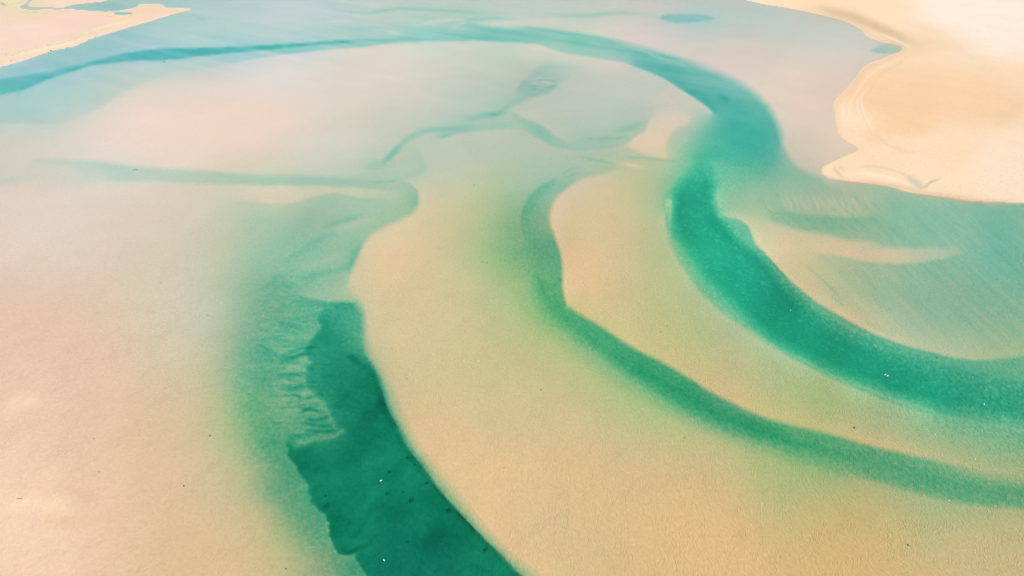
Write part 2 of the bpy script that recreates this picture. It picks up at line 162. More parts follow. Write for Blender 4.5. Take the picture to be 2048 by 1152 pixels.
POINTS = [
 (507,980,0.85,10),(533,980,1.35,10),(557,980,1.7,10),(583,980,1.85,10),(1070,500,1.85,10),(1024,500,1.7,10),(985,500,1.2,10),(962,500,0.9,10),(1060,470,1.7,10),(1090,520,2.1,8),(1040,460,1.6,10),
 # left flat
 (0,450,0.08,60),(100,450,0.1,60),(200,430,0.12,40),(300,430,0.15,40),(400,420,0.22,30),(450,450,0.5,24),(512,452,0.78,24),(400,480,0.35,30),(300,500,0.18,50),(150,560,0.1,60),(0,600,0.06,80),
 (300,600,0.18,40),(370,600,0.28,28),(420,590,0.5,24),(460,590,0.8,20),(512,576,1.15,20),(512,640,1.35,20),(512,700,1.7,16),(480,680,1.15,18),(440,680,0.6,20),(400,690,0.38,24),(330,700,0.2,40),(200,700,0.08,60),(60,750,0.03,60),
 (512,760,2.1,18),(470,760,1.27,20),(430,770,0.675,20),(380,780,0.25,30),(512,830,2.03,18),(470,850,1.05,20),(430,860,0.525,24),(350,880,0.14,40),(200,880,0.06,50),(540,880,2.25,14),(560,960,1.65,16),(520,960,0.93,16),(480,960,0.525,20),(430,980,0.3,30),(350,1000,0.1,40),
 (600,1000,1.88,14),(570,1040,1.27,16),(530,1050,0.42,18),(480,1060,0.262,24),(630,1060,1.5,14),(600,1110,0.825,18),(560,1130,0.45,20),(660,1130,1.27,16),(620,1160,0.75,20),(500,1150,0.189,30),(400,1120,0.1,50),(250,1100,0.05,60),(100,1100,0.02,60),(60,1010,0.01,30),(200,980,0.05,40),(-200,800,0.03,150),(-200,1100,0.02,150),(300,1220,0.08,80),(600,1230,0.675,40),(-200,500,0.08,100),(690,1180,1.5,20),
 # fan
 (560,610,1.5,16),(600,625,1.75,14),(550,660,1.65,16),(590,665,1.75,12),(560,700,1.7,14),(600,690,1.7,8),(545,740,1.65,14),(585,740,1.65,10),(545,790,1.6,14),(590,800,1.65,10),(630,830,1.8,8),(560,840,1.6,12),(610,860,1.75,10),(690,625,2.2,9),(702,655,2.05,10),(702,688,2.2,10),(655,665,3.9,8),(668,690,3.9,9),(650,700,3.9,12),(655,740,4,12),(650,780,4,10),(690,830,4.5,10),
 (690,740,4.2,10),(690,780,4.6,20),(680,840,4.8,20),(720,820,4.7,16),(740,780,4.6,8),(640,920,4.6,20),(720,920,4.7,40),(700,1000,4.8,40),(780,1000,5,40),(850,1060,5.2,40),(760,1080,4.9,40),(900,1120,5.3,30),(800,1140,5,40),(800,940,5.1,20),(960,1150,5.4,20),(850,1200,5,40),
 # teal flats above the fan
 (640,425,0.85,20),(700,412,0.72,14),(762,428,0.85,14),(799,425,0.95,10),(812,395,0.85,8),(827,398,1.3,6),(612,463,1,20),(687,470,0.95,20),(587,513,1.15,20),(662,525,1.05,18),(690,520,1.1,10),(612,563,1.35,16),(662,563,1.1,14),(537,513,1,20),(562,428,0.65,16),(540,560,1.3,16),(640,580,0.95,10),(680,590,0.78,8),(560,470,0.9,16),(780,370,0.7,8),(750,385,0.5,8),
 # great spit between the two streams
 (850,370,0.35,12),(882,368,0.38,12),(930,350,0.5,14),(870,405,0.12,16),(920,438,0.33,16),(912,390,0.25,12),(974,410,0.62,14),(1010,393,0.95,12),(1024,448,1.25,12),(1024,500,1.2,14),(974,500,0.72,14),(937,488,0.42,16),(860,480,0.14,24),(800,500,0.08,24),(760,560,0.07,24),(850,600,0.16,30),(930,580,0.35,24),(980,580,0.6,18),(1010,560,0.85,14),(1080,450,1.5,8),(1000,640,0.5,24),(900,700,0.22,40),(1000,720,0.33,30),(800,700,0.1,24),(1000,800,0.22,40),(900,850,0.1,30),(1100,760,0.36,24),(1100,850,0.2,40),(1000,940,0.1,24),(1060,1000,0.22,24),(1100,1060,0.28,24),(1160,1120,0.28,24),(1040,1060,0.14,16),(1200,1000,0.14,50),(1250,880,0.3,30),(1300,940,0.2,40),(1420,960,0.22,30),(1400,1080,0.08,60),(1600,1060,0.25,40),(1560,980,0.42,24),(1700,1030,0.4,30),(1850,1060,0.42,30),(2000,1075,0.42,30),(1700,1120,0.15,40),(1950,1130,0.25,40),(2200,1140,0.25,60),(1500,1220,0.06,80),(1900,1230,0.15,80),(1300,1180,0.15,40),
 # upper middle flats
 (900,300,0.6,14),(950,290,0.65,14),(1000,330,0.62,16),(880,330,0.58,12),(1100,325,0.72,16),(1180,325,0.85,14),(1050,300,0.65,14),(960,330,0.55,12),(1040,350,0.7,12),(1090,400,1.1,8),(1075,430,1.15,8),(1010,360,0.75,12),(980,350,0.55,12),
 # second sand lobe
 (1140,430,0.03,14),(1200,380,0.12,16),(1200,460,0.1,24),(1160,520,0.05,16),(1160,580,0.02,12),(1250,420,0.22,16),(1290,380,0.42,14),(1320,400,0.65,10),(1310,340,0.5,10),(1260,360,0.25,14),(1290,470,0.32,16),(1250,560,0.18,24),(1310,560,0.35,18),(1340,540,0.42,10),(1240,640,0.12,20),(1330,640,0.38,20),(1300,690,0.12,12),(1400,680,0.5,18),(1380,730,0.18,14),(1470,740,0.5,18),(1460,780,0.18,12),(1560,770,0.6,18),(1560,815,0.22,14),(1650,810,0.75,18),(1640,845,0.22,10),(1740,850,0.7,16),(1730,875,0.25,10),(1830,870,0.95,16),(1830,895,0.35,10),(1920,880,1.2,16),(1920,912,0.5,10),(2020,890,1.4,20),(2020,930,0.8,10),(2000,865,1.5,14),(2200,900,1.4,40),
 # deep of the right channel
 (1380,420,5,16),(1400,480,4.8,14),(1440,520,4.7,14),(1500,560,4.8,18),(1400,370,4.8,10),(1560,640,5,24),(1640,690,5,24),(1720,720,4.9,18),(1800,755,4.6,14),(1900,785,4,14),(2000,800,3.4,14),(1400,320,2.88,8),(1430,300,2.62,12),(1380,320,1.62,8),(1365,345,0.95,8),(1355,300,0.75,8),(1390,285,1.62,10),(1420,265,2,10),
 (1500,270,3.12,12),(1470,245,3,10),(1520,290,3,10),(1480,310,2.75,12),(1536,325,2.5,10),(1550,300,2.5,8),(1440,340,1.9,8),(1470,350,1.6,10),(1500,345,1.7,10),(1450,390,1.1,8),(1480,400,0.95,10),(1520,385,1,12),(1540,360,1.3,10),(1460,415,1,6),
 (1160,80,2.44,12),(1280,107,2.12,12),(1330,130,2,10),(1370,160,2.25,10),(1440,195,2.31,10),(1100,72,2,12),(1040,72,1.6,12),(1400,160,1.88,10),(1460,180,1.88,10),(1490,215,2.38,10),(1430,235,2,6),
 # right shoals
 (1640,490,0.07,7),(1700,503,0.07,7),(1780,514,0.08,7),(1850,511,0.14,7),(1580,478,0.07,9),(1560,500,0.07,9),(1600,530,0.1,9),(1625,560,0.14,8),(1660,600,0.12,7),
 (1560,440,1,8),(1640,450,1.4,12),(1711,455,1.5,12),(1786,462,1.45,12),(1850,470,1.2,14),(1586,405,0.72,12),(1640,412,0.68,12),(1690,420,0.75,10),(1560,385,0.9,10),(1620,375,0.9,10),(1720,405,0.9,12),(1800,420,1.1,16),(1900,430,1.15,20),(2000,440,1.35,20),(2011,490,1.5,20),(2040,560,1.28,20),(1950,540,1.15,16),(1950,500,1,12),(1560,480,0.15,10),(1600,520,0.2,14),(1640,560,0.4,12),(1700,560,0.85,14),(1686,600,0.6,10),(1640,590,0.18,8),(1740,600,0.95,14),(1800,570,0.88,20),(1740,640,0.45,8),(1786,650,0.52,10),(1836,655,0.76,12),(1860,600,0.96,20),(1911,630,1.04,20),(2011,620,1,24),(1880,685,0.5,8),(1961,690,0.64,12),(2036,690,0.64,10),(2200,560,1.2,60),(2200,450,1.3,40),
 # lilac shallows
 (1640,230,0.16,20),(1600,180,0.2,24),(1560,150,0.2,20),(1500,110,0.2,20),(1650,120,0.22,20),(1620,290,0.22,14),(1640,330,0.26,10),(1600,70,0.28,24),(1500,60,0.35,24),(1420,80,0.22,20),(1350,80,0.15,16),(1680,70,0.24,14),(1730,110,0.2,12),(1580,250,0.18,10),(1610,310,0.24,8),
 # far water
 (300,85,0.55,24),(400,70,0.48,24),(340,60,0.5,24),(470,60,0.42,24),(440,106,2.5,5),(560,92,2.4,4),(330,108,2.3,5),(200,123,1.9,4),(80,158,2.0,6),(200,95,0.85,14),(100,125,0.95,14),(450,30,0.5,24),(420,10,0.6,20),(550,50,0.4,24),(600,25,0.25,24),(560,80,0.6,16),(700,40,0.3,20),(760,45,0.35,20),(640,61,0.8,10),(720,57,0.95,10),(690,70,0.75,8),(780,60,0.9,10),(740,78,1.25,6),(830,76,1.35,10),(930,70,1.5,10),(880,60,1.2,8),(820,30,0.3,20),(760,10,0.2,20),(900,10,0.2,20),(1000,10,0.25,24),(950,30,0.45,14),(1030,20,0.4,16),(1100,15,0.35,20),(1200,15,0.3,24),(1350,12,0.28,24),(1174,32,0.62,14),(1060,33,0.6,12),(1260,37,0.45,10),(1370,36,1.5,12),(1461,36,0.6,12),(1540,36,0.6,14),(1620,40,0.4,14),(1199,60,0.1,10),(1300,75,0.15,12),(1130,50,0.12,8),(1250,60,0.2,12),(1350,60,0.3,14),
 (150,195,0.65,16),(50,215,0.7,20),(0,230,0.75,20),(300,140,0.7,14),(380,130,0.7,12),(480,113,0.9,5),
 (40,280,0.3,20),(0,310,0.4,20),(0,345,0.55,14),(40,345,0.5,10),(100,340,0.35,10),(150,335,0.5,8),(190,345,0.45,6),(80,300,0.22,14),(-200,300,0.35,50),
 # pale bank
 (300,250,0.1,24),(400,220,0.12,24),(200,285,0.07,20),(500,190,0.15,24),(600,150,0.2,20),(700,120,0.2,14),(600,240,0.1,24),(480,270,0.08,24),(700,200,0.18,20),(800,130,0.22,14),(850,190,0.38,16),(900,130,0.35,14),(950,120,0.42,12),(1000,180,0.68,12),(980,210,0.75,10),(800,250,0.42,16),(700,290,0.28,16),(870,240,0.6,10),(600,320,0.2,16),(700,330,0.48,14),(740,315,0.5,10),(1049,93,0.1,8),(1110,106,0.12,8),(1180,121,0.12,6),(1020,120,0.4,10),(1030,150,0.5,8),(960,160,0.55,12),
 (1250,170,0.5,14),(1200,200,0.55,14),(1150,230,0.55,14),(1120,200,0.52,10),(1200,250,0.65,12),(1270,250,0.85,8),(1280,225,0.7,8),(1180,285,0.95,10),(1230,280,0.9,8),(1340,200,0.32,10),(1300,180,0.38,10),(1350,220,0.35,8),(1200,140,0.35,8),(1260,145,0.4,8),(1070,160,1.1,8),(1080,150,1.1,6),(950,245,0.7,8),(1000,245,0.75,8),
 (1310,285,0.08,8),(1360,238,0.12,6),(1310,265,0.1,6),(1250,320,0.6,6),(1290,330,0.5,6),
 (1775,97,0.85,5),(1790,97,0.8,4),
 # dry land
 (1800,200,-1.2,40),(1760,240,-0.8,20),(1900,300,-1.4,40),(1950,200,-1.8,60),(1900,60,-2,40),(2000,60,-2.6,40),(1750,30,-1.2,14),(1680,10,-1,12),(1950,370,-0.8,14),(2100,350,-1.2,40),(2300,300,-1.5,60),(2300,100,-2,60),(1800,340,-0.7,14),(1720,335,-0.4,10),(1850,0,-2.2,30),(1700,-50,-2,30),(2000,-8,-1.2,10),(1720,240,-0.5,8),
 (100,70,-1.4,30),(40,90,-1.3,20),(200,48,-1.2,14),(270,32,-0.8,8),(330,22,-0.6,6),(60,45,-1.4,20),(-200,120,-1.5,60),(150,40,-1.2,16),(100,4,-0.8,12),(160,0,-0.6,8),(20,10,-0.7,10),(-150,0,-0.9,50),(280,22,-0.6,6),
 (300,-30,0.8,24),(330,2,0.8,12),(420,-40,0.6,40),(700,-50,0.3,60),(1100,-50,0.3,60),(190,14,0.95,8),
 (2060,-30,0.4,20),(2060,-60,0.8,20),(2200,-50,0.6,40),
]
STROKES = [
 # far water: curls and threads
 (4, .45, [(654,-6),(658,10),(672,19),(700,24),(735,26),(765,22),(799,17),(862,20),(937,24),(1024,28)], 1.6),
 (5, .35, [(1060,31),(1100,31),(1174,32),(1230,27),(1299,29),(1320,34)], 1.4),
 (4, -.45, [(776,67),(786,65),(800,66)], 1.5),
 (4, -.4, [(822,58),(832,52),(849,47),(887,41),(937,39)], 1.5),
 (3, -.4, [(902,58),(910,52),(924,47),(940,43)], 1.5),
 (3, .4, [(930,41),(955,38),(1024,36)], 1.5),
 (4, -.45, [(950,51),(975,48),(1024,48),(1074,46)], 1.4),
 (3, .5, [(660,85),(720,82),(790,79),(850,77)], 1.6),
 (3, .25, [(380,24),(395,35),(420,40)], 1.2),
 (6, .3, [(640,60),(700,57),(780,54)], 1.6),
 (2.5, -.55, [(1224,82),(1274,97),(1330,120),(1365,129),(1380,142),(1400,158)], 1.0),
 (5, .8, [(1436,188),(1446,196),(1458,205)], 1.0),
 # streams of the upper flats
 (5, .5, [(1024,200),(1007,220),(990,229),(974,230),(949,236),(924,241)], 1.2),
 (2.5, .5, [(1000,228),(975,229)], 1.2),
 (5, .5, [(962,250),(912,257),(862,260),(828,270),(807,285),(794,298),(780,312),(764,326)], 1.2),
 (4, .7, [(800,290),(786,306),(766,324)], 1.0),
 (7, .3, [(780,320),(750,332),(725,335)], 1.2),
 (3, .5, [(878,277),(890,272),(905,270)], 1.2),
 (3, .4, [(1165,276),(1200,278),(1262,274)], 1.4),
 (6, .35, [(1225,262),(1262,255),(1292,240)], 1.2),
 (3, .3, [(1240,322),(1262,315),(1300,318),(1340,321),(1360,322)], 1.3),
 (3, -.35, [(1240,326),(1262,330),(1290,336)], 1.2),
 (6, .35, [(1060,252),(1085,268),(1105,283)], 1.2),
 (2, .35, [(735,367),(760,364),(790,361),(805,357)], 1.2),
 (3, .3, [(1110,355),(1106,364),(1108,372)], 1.0),
 (2, .3, [(1125,350),(1135,342)], 1.0),(2, .3, [(1128,358),(1145,350),(1156,346)], 1.0),
 (3, .3, [(1150,310),(1180,318),(1215,325),(1235,335)], 1.2),
 # teal flats
 (5, .35, [(600,500),(640,478),(682,462)]),(5, .4, [(592,566),(632,551),(687,536),(706,522)]),(4, .35, [(642,458),(682,443),(730,430)]),
 (4, .3, [(560,530),(600,505),(640,495)]),(6, -.25, [(640,470),(700,450),(760,435)]),(5, -.22, [(590,545),(640,525),(690,505)]),
 (6, .35, [(720,490),(705,520),(697,545)]),(5, .3, [(540,575),(570,570),(600,575)]),(4, .35, [(520,585),(550,560),(575,545)]),
 # runnels and fingers of the fan
 (3.8, 0.75, [(552,641),(590,655),(620,668)]),
 (2.4, 1.4, [(560,715),(585,703),(612,697),(640,694)]),(2.4, 1.4, [(545,708),(560,716),(590,712),(625,702)]),(2.4, 1.5, [(556,722),(580,718),(610,708),(628,706)]),
 (2.8, 1.2, [(560,751),(590,750),(620,745)]),
 (4.8, 1.6, [(566,776),(590,778),(622,770)]),
 (1.9, 1.6, [(585,790),(600,795),(592,803)]),(2.1, 1.8, [(602,800),(630,792),(650,788)]),(2.1, 1.8, [(588,808),(610,818),(640,810)]),(2.1, 1.8, [(595,828),(618,820),(650,826)]),
 (2.1, 1.8, [(600,836),(630,840),(655,833),(668,826)]),(2.1, 1.8, [(596,842),(620,848),(650,852),(675,846)]),(2.1, 1.8, [(600,858),(630,862),(670,862),(690,850)]),
 
 (2.8, 1.1, [(575,880),(600,873),(640,866)]),(2.4, 1, [(516,690),(530,696),(545,706)]),(2.5,.7,[(520,705),(536,712),(550,720)]),
 (4.8, 1.5, [(684,706),(705,716),(725,732),(740,752)]),
 # bed of the left deep channel
 (2.5, 2.2, [(644,1018),(650,1014),(658,1011)]),(3, 2.0, [(684,1103),(700,1106),(712,1098),(724,1094),(740,1088)]),(2, .9, [(668,1044),(676,1034),(690,1028)]),(2, .9, [(690,1066),(694,1050),(706,1038)]),(2, .9, [(702,1082),(716,1066),(722,1050)]),(2, .8, [(735,1090),(748,1074),(756,1070)]),(2, .7, [(625,1002),(648,994)]),(2, .6, [(630,1010),(690,1002)]),
 (7, .7, [(740,800),(700,815),(660,812)]),(6, .6, [(780,860),(740,880),(690,884)]),(6, -.5, [(760,800),(720,790),(690,770)]),(9, -.5, [(700,900),(750,905)]),(8, .7, [(600,930),(640,940),(700,930)]),
 (3, .8, [(864,1146),(884,1130)]),(3, .8, [(908,1150),(930,1135)]),
 # right channel: pale streaks in the deep
 (2.5, -.8, [(1686,671),(1736,690),(1790,700)]),(2, -.6, [(1640,640),(1670,660),(1700,676)]),(2.5, -.5, [(1690,655),(1740,678)]),
 # middle stream head
 (3, .5, [(1066,543),(1078,560),(1088,575)]),(3, .5, [(1080,575),(1090,590)]),
]
# ridges of the shoal and of the crescent bar's lee
STROKES += [(2.6, -.22 - .06 * (k % 3), [(1556 + 13 * k + 3 * math.sin(5 * k), 388 + 2 * math.sin(3 * k)), (1566 + 13 * k, 404), (1572 + 13 * k + 4 * math.cos(4 * k), 424)]) for k in range(14)]
STROKES += [(2.4, .18, [(1722 + 11 * k, 502 - .25 * k), (1730 + 11 * k, 496 - .2 * k), (1742 + 11 * k + 2 * math.sin(7 * k), 489 - .2 * k)]) for k in range(16)]
# wandering fringes of the sand bank east of the right channel
STROKES += [(5, 2.2, [(730,716),(741,732),(752,750),(760,776),(766,802),(776,828),(789,851),(799,872),(811,896),(824,914),(847,942),(872,974)]), (4, 1.2, [(872,974),(897,1007),(925,1038),(952,1068),(982,1098),(1015,1130)]), (2, .3, [(1600,522),(1640,556),(1690,606)]), (2, .25, [(1660,590),(1690,615)]), (2.5, .2, [(1720,640),(1780,668)])]
SAND_SKY_TINTS = [  # sand colours, mirrored sky blue painted into the far thread: (x, y, (r, g, b), radius)
 (100,1000,(235,199,171),200),(100,700,(230,196,171),200),(100,450,(231,210,195),150),(350,900,(226,193,157),150),(400,1100,(223,190,148),150),(350,600,(224,204,179),130),(40,1010,(241,208,181),60),
 (560,1080,(222,190,140),100),(500,850,(214,196,140),100),(700,1000,(205,194,150),100),(560,700,(200,200,160),100),(600,500,(205,205,175),100),
 (900,600,(226,201,155),120),(780,520,(236,202,160),60),(860,900,(235,197,149),60),(1000,1000,(239,199,150),120),(1000,760,(224,199,147),110),(1200,1000,(235,197,146),150),(1400,1100,(235,195,142),150),(1700,1100,(236,194,133),150),(2000,1120,(232,198,143),150),
 (1000,520,(206,200,140),70),(1300,780,(204,203,143),100),(1600,930,(208,200,138),110),(1900,980,(214,202,149),110),(1100,620,(204,201,135),80),
 (1160,560,(242,201,155),60),(1240,460,(228,200,156),80),(1340,700,(222,201,143),80),(1450,770,(230,197,145),60),(1650,800,(216,200,136),80),(1750,890,(228,196,144),60),(1340,520,(216,204,148),60),
 (1600,560,(228,206,158),80),(1700,650,(236,200,156),50),(1700,500,(232,204,166),70),(1900,600,(206,206,170),120),(1900,470,(204,214,184),120),(1620,400,(206,204,172),80),(2000,700,(206,206,160),70),
 (1390,400,(238,254,204),55),(1420,500,(238,254,204),55),(1500,570,(236,255,207),55),(1600,670,(236,250,198),55),(1720,725,(236,248,196),55),(1850,770,(232,242,190),55),(2000,800,(224,226,178),60),(700,760,(178,178,140),50),(680,880,(176,176,139),60),(700,980,(176,175,138),60),(780,1060,(173,174,143),60),(880,1100,(173,174,143),60),(780,1140,(173,174,143),60),
 (900,310,(222,206,188),90),(1100,320,(218,204,184),80),(950,400,(220,204,160),60),(700,420,(206,204,178),80),
 (300,260,(246,216,201),110),(500,240,(244,212,195),90),(550,150,(236,218,213),80),(800,150,(238,214,202),90),(900,220,(224,208,196),80),(650,310,(228,212,199),80),(200,330,(232,216,205),80),(550,385,(230,212,186),50),
 (1200,190,(224,208,198),90),(1100,110,(230,218,199),50),(1310,280,(242,208,184),40),(1370,240,(232,208,188),40),(1080,160,(186,186,178),40),
 (1300,70,(236,214,208),80),(1500,110,(240,212,201),80),(1620,200,(252,214,197),70),(1620,300,(240,206,193),50),(1450,160,(238,214,210),40),(1200,60,(232,220,201),40),
 (900,30,(216,214,203),100),(600,30,(216,216,213),100),(400,60,(206,214,209),90),(150,110,(192,206,203),80),(100,200,(210,212,207),80),(1100,15,(220,216,205),80),
 (560,980,(188,172,132),60),(540,880,(190,176,136),60),(610,1060,(192,168,132),50),(650,1120,(196,172,132),50),(500,700,(190,182,150),60),(540,620,(188,182,150),60),(600,470,(200,190,168),70),(650,430,(200,192,168),60),(560,780,(186,176,142),40),(1080,490,(196,176,140),40),(1040,470,(198,184,140),40),(930,470,(216,198,154),60),(1640,410,(206,196,168),50),
 (1500,270,(216,228,208),45),(1440,200,(202,214,200),40),(1330,130,(200,212,200),40),(1160,80,(190,216,197),40),(1000,75,(184,214,199),40),(850,75,(192,224,215),40),(450,105,(198,206,226),26),(100,160,(198,206,226),26),(280,110,(198,206,226),26),(1370,36,(206,216,226),20),  # blue far-thread points stand in for reflected sky
 (1640,230,(255,224,205),50),(1600,140,(254,224,205),50),(1680,90,(236,224,218),40),(1600,200,(255,222,201),50),(1640,300,(250,222,199),40),(1520,150,(246,226,205),40),
 (1460,660,(204,192,148),32),(1560,716,(204,192,148),32),(1660,768,(204,192,148),32),(1770,806,(204,192,148),32),(1400,592,(204,195,155),32),(1340,490,(208,196,152),32),(1560,545,(206,198,162),28),(1640,612,(206,198,162),28),(1740,680,(206,198,162),28),(1860,722,(206,200,166),30),
 (1690,280,(255,222,199),32),(1650,330,(252,220,197),28),(1700,125,(252,222,205),32),(1665,65,(226,220,212),32),(1560,60,(216,222,212),40),(1420,45,(204,220,214),40),(1500,30,(204,218,214),30),
 (250,60,(186,204,204),50),(120,120,(180,202,208),50),(60,200,(196,210,202),50),
 (1640,490,(250,212,170),30),(1720,508,(250,214,172),30),(1800,515,(248,214,174),30),(1570,480,(250,212,170),30),(1560,520,(250,210,166),28),(1620,580,(248,208,160),24),(1700,640,(248,206,158),24),
 (1345,360,(206,200,166),28),(1450,395,(206,202,170),28),(1475,420,(206,202,170),28),(1900,600,(204,202,170),60),(1980,520,(200,214,188),60),
 (1318,355,(214,200,156),40),(1322,420,(214,202,158),36),(1300,390,(216,202,158),36),
 (40,170,(198,206,226),26),(170,128,(198,206,226),26),(340,106,(198,206,226),26),(480,98,(198,206,226),26),(600,92,(198,206,226),20),(60,130,(200,204,220),30),(200,95,(200,204,218),30),  # sky reflection put into the bed colour along the far thread
 None,  # dry land
 (1820,220,(248,209,166),60),(1765,205,(247,208,166),26),(1730,240,(254,226,192),16),(1790,290,(254,224,190),18),(1850,330,(254,228,198),30),(1695,235,(252,224,190),20),(1900,300,(255,224,190),60),(2000,330,(255,230,202),60),(1950,200,(250,212,170),60),(1820,345,(254,225,190),40),(1900,380,(254,226,192),40),(1740,345,(252,222,186),30),
 (1680,15,(254,220,184),40),(1760,20,(254,224,190),40),(1930,30,(255,238,218),60),(2020,80,(255,238,218),60),(1850,90,(250,218,182),40),(2000,150,(252,220,184),40),(2040,-20,(244,236,226),30),(2200,200,(255,225,190),100),(2200,20,(255,238,218),100),
 (60,80,(225,200,184),60),(150,50,(225,197,182),60),(250,30,(224,198,174),40),(60,10,(217,200,170),40),(130,5,(229,202,178),40),(40,110,(225,200,176),30),
]
TINT_STROKES = [  # narrow bands of other colour: (width, (r, g, b), strength, [(x, y) ...])
 (5,(210,186,150),.6,[(1640,20),(1680,29),(1711,37),(1740,48),(1761,57),(1790,70),(1815,82)]),(8,(220,194,156),.8,[(1600,13),(1640,18),(1680,28),(1711,36),(1740,48),(1761,57),(1790,70),(1815,82),(1850,97)]),
 (12,(240,212,174),.3,[(1815,42),(1861,62),(1911,90),(1986,130)]),
 (14,(236,204,162),.45,[(1990,240),(2020,225),(2060,210)]),
 (2.0,(255,234,208),.55,[(1738,176),(1724,190),(1722,206),(1728,226),(1738,248),(1750,268)]),
 (1.8,(255,234,210),.6,[(1714,195),(1716,215),(1726,240)]),(1.5,(240,212,178),.6,[(1718,196),(1720,216),(1730,242),(1744,266)]),
 (1.5,(255,236,212),.6,[(1683,205),(1686,222),(1690,238)]),(1.5,(255,236,212),.5,[(1696,208),(1700,228),(1712,255)]),(1.5,(240,214,180),.5,[(1689,208),(1694,230)]),
 (2.5,(226,200,160),.8,[(1666,333),(1674,344),(1688,358)]),(2.5,(230,206,168),.7,[(1676,332),(1690,340)]),
 (2,(232,208,170),.6,[(1700,335),(1740,333),(1780,338),(1815,352),(1832,370)]),(2,(226,198,158),.5,[(1690,362),(1740,370),(1800,374)]),
 (5,(214,204,184),.85,[(1815,352),(1832,366),(1846,368)]),(2,(206,196,176),.9,[(1830,374),(1850,374),(1862,364),(1885,356)]),
 (3,(255,238,212),.7,[(1700,345),(1750,350),(1800,362),(1830,374)]),
 (3,(244,206,166),.8,[(1811,386),(1848,392),(1898,398),(1936,404),(2048,408)]),
 (3,(238,222,180),.7,[(0,118),(60,104),(110,92),(150,80),(190,62),(235,48),(290,34)]),(2,(206,206,160),.55,[(100,92),(140,82),(165,72),(200,60),(225,52)]),
 (3,(234,210,170),.6,[(190,25),(215,32),(240,34),(270,30),(290,24)]),(2,(220,196,150),.5,[(196,26),(220,33),(235,34)]),
 (4,(214,214,170),.6,[(-10,2),(20,6),(45,5)]),(3,(206,206,164),.5,[(30,22),(45,24),(100,22)]),(1.6,(150,140,110),.7,[(2,6),(10,10)]),
 (2,(226,198,176),.5,[(345,29),(365,24),(380,20)]),(2.5,(230,206,184),.5,[(20,56),(80,54),(130,58)]),
 (2.5,(222,194,178),.6,[(1640,348),(1680,362),(1730,369)]),
 (10,(232,196,160),.6,[(60,1052),(110,1040),(170,1046),(240,1024)]),(5,(228,190,156),.5,[(130,966),(165,990),(210,998)]),(12,(250,220,186),.6,[(0,1012),(60,1006),(150,1012)]),(10,(232,198,164),.4,[(20,980),(90,972),(150,968)]),
 (12,(250,220,190),.5,[(0,820),(40,806),(90,800)]),(8,(232,202,170),.4,[(60,845),(110,835)]),
 (4,(232,204,172),.55,[(1536,6),(1586,14),(1636,25),(1673,34),(1700,43),(1722,54),(1740,69),(1766,80),(1790,85),(1810,97),(1790,112),(1766,122),(1738,134),(1724,147),(1713,163),(1698,180),(1681,198),(1672,212),(1674,228),(1678,250),(1685,266),(1700,278)]),
 (1.6,(254,230,200),.4,[(1812,104),(1790,120),(1760,135),(1738,152),(1718,178),(1702,204),(1700,230),(1708,254),(1726,276),(1750,296)]),
 (1.6,(238,206,166),.55,[(1822,106),(1796,128),(1766,146),(1748,166),(1732,190)]),
 (1.6,(255,236,212),.5,[(1760,66),(1786,78),(1812,90),(1826,100)]),(1.8,(240,208,168),.5,[(1745,260),(1770,285),(1800,300),(1840,306)]),
 (4,(226,194,160),.5,[(1660,354),(1700,360),(1750,366),(1800,374),(1850,386),(1900,392),(1960,400),(2048,404)]),
 (3,(236,208,184),.5,[(0,130),(50,117),(100,100),(150,89),(190,73),(237,58),(290,43),(340,29),(378,19)]),
]


_rng = np.random.RandomState(7)
_PERM = _rng.rand(256, 256)


def vnoise(x, y):
    xi = np.floor(x).astype(int); yi = np.floor(y).astype(int)
    fx = x - xi; fy = y - yi
    fx = fx * fx * (3 - 2 * fx); fy = fy * fy * (3 - 2 * fy)
    a = _PERM[yi & 255, xi & 255]; b = _PERM[yi & 255, (xi + 1) & 255]
    c = _PERM[(yi + 1) & 255, xi & 255]; d = _PERM[(yi + 1) & 255, (xi + 1) & 255]
    return (a * (1 - fx) + b * fx) * (1 - fy) + (c * (1 - fx) + d * fx) * fy


def fbm(x, y, n=4, gain=0.5):
    t = 0; amp = 1.0; tot = 0
    for k in range(n):
        t = t + amp * (vnoise(x * 2 ** k + 17.3 * k, y * 2 ** k + 5.1 * k) - 0.5)
        tot += amp; amp *= gain
    return t / tot * 2


def smooth(a, b, x):
    t = np.clip((x - a) / (b - a), 0.0, 1.0)
    return t * t * (3 - 2 * t)


def deepen(v):
    return np.where(v > 0, v * (0.62 + 0.38 * np.clip((v - 0.7) / 1.6, 0, 1)), v)


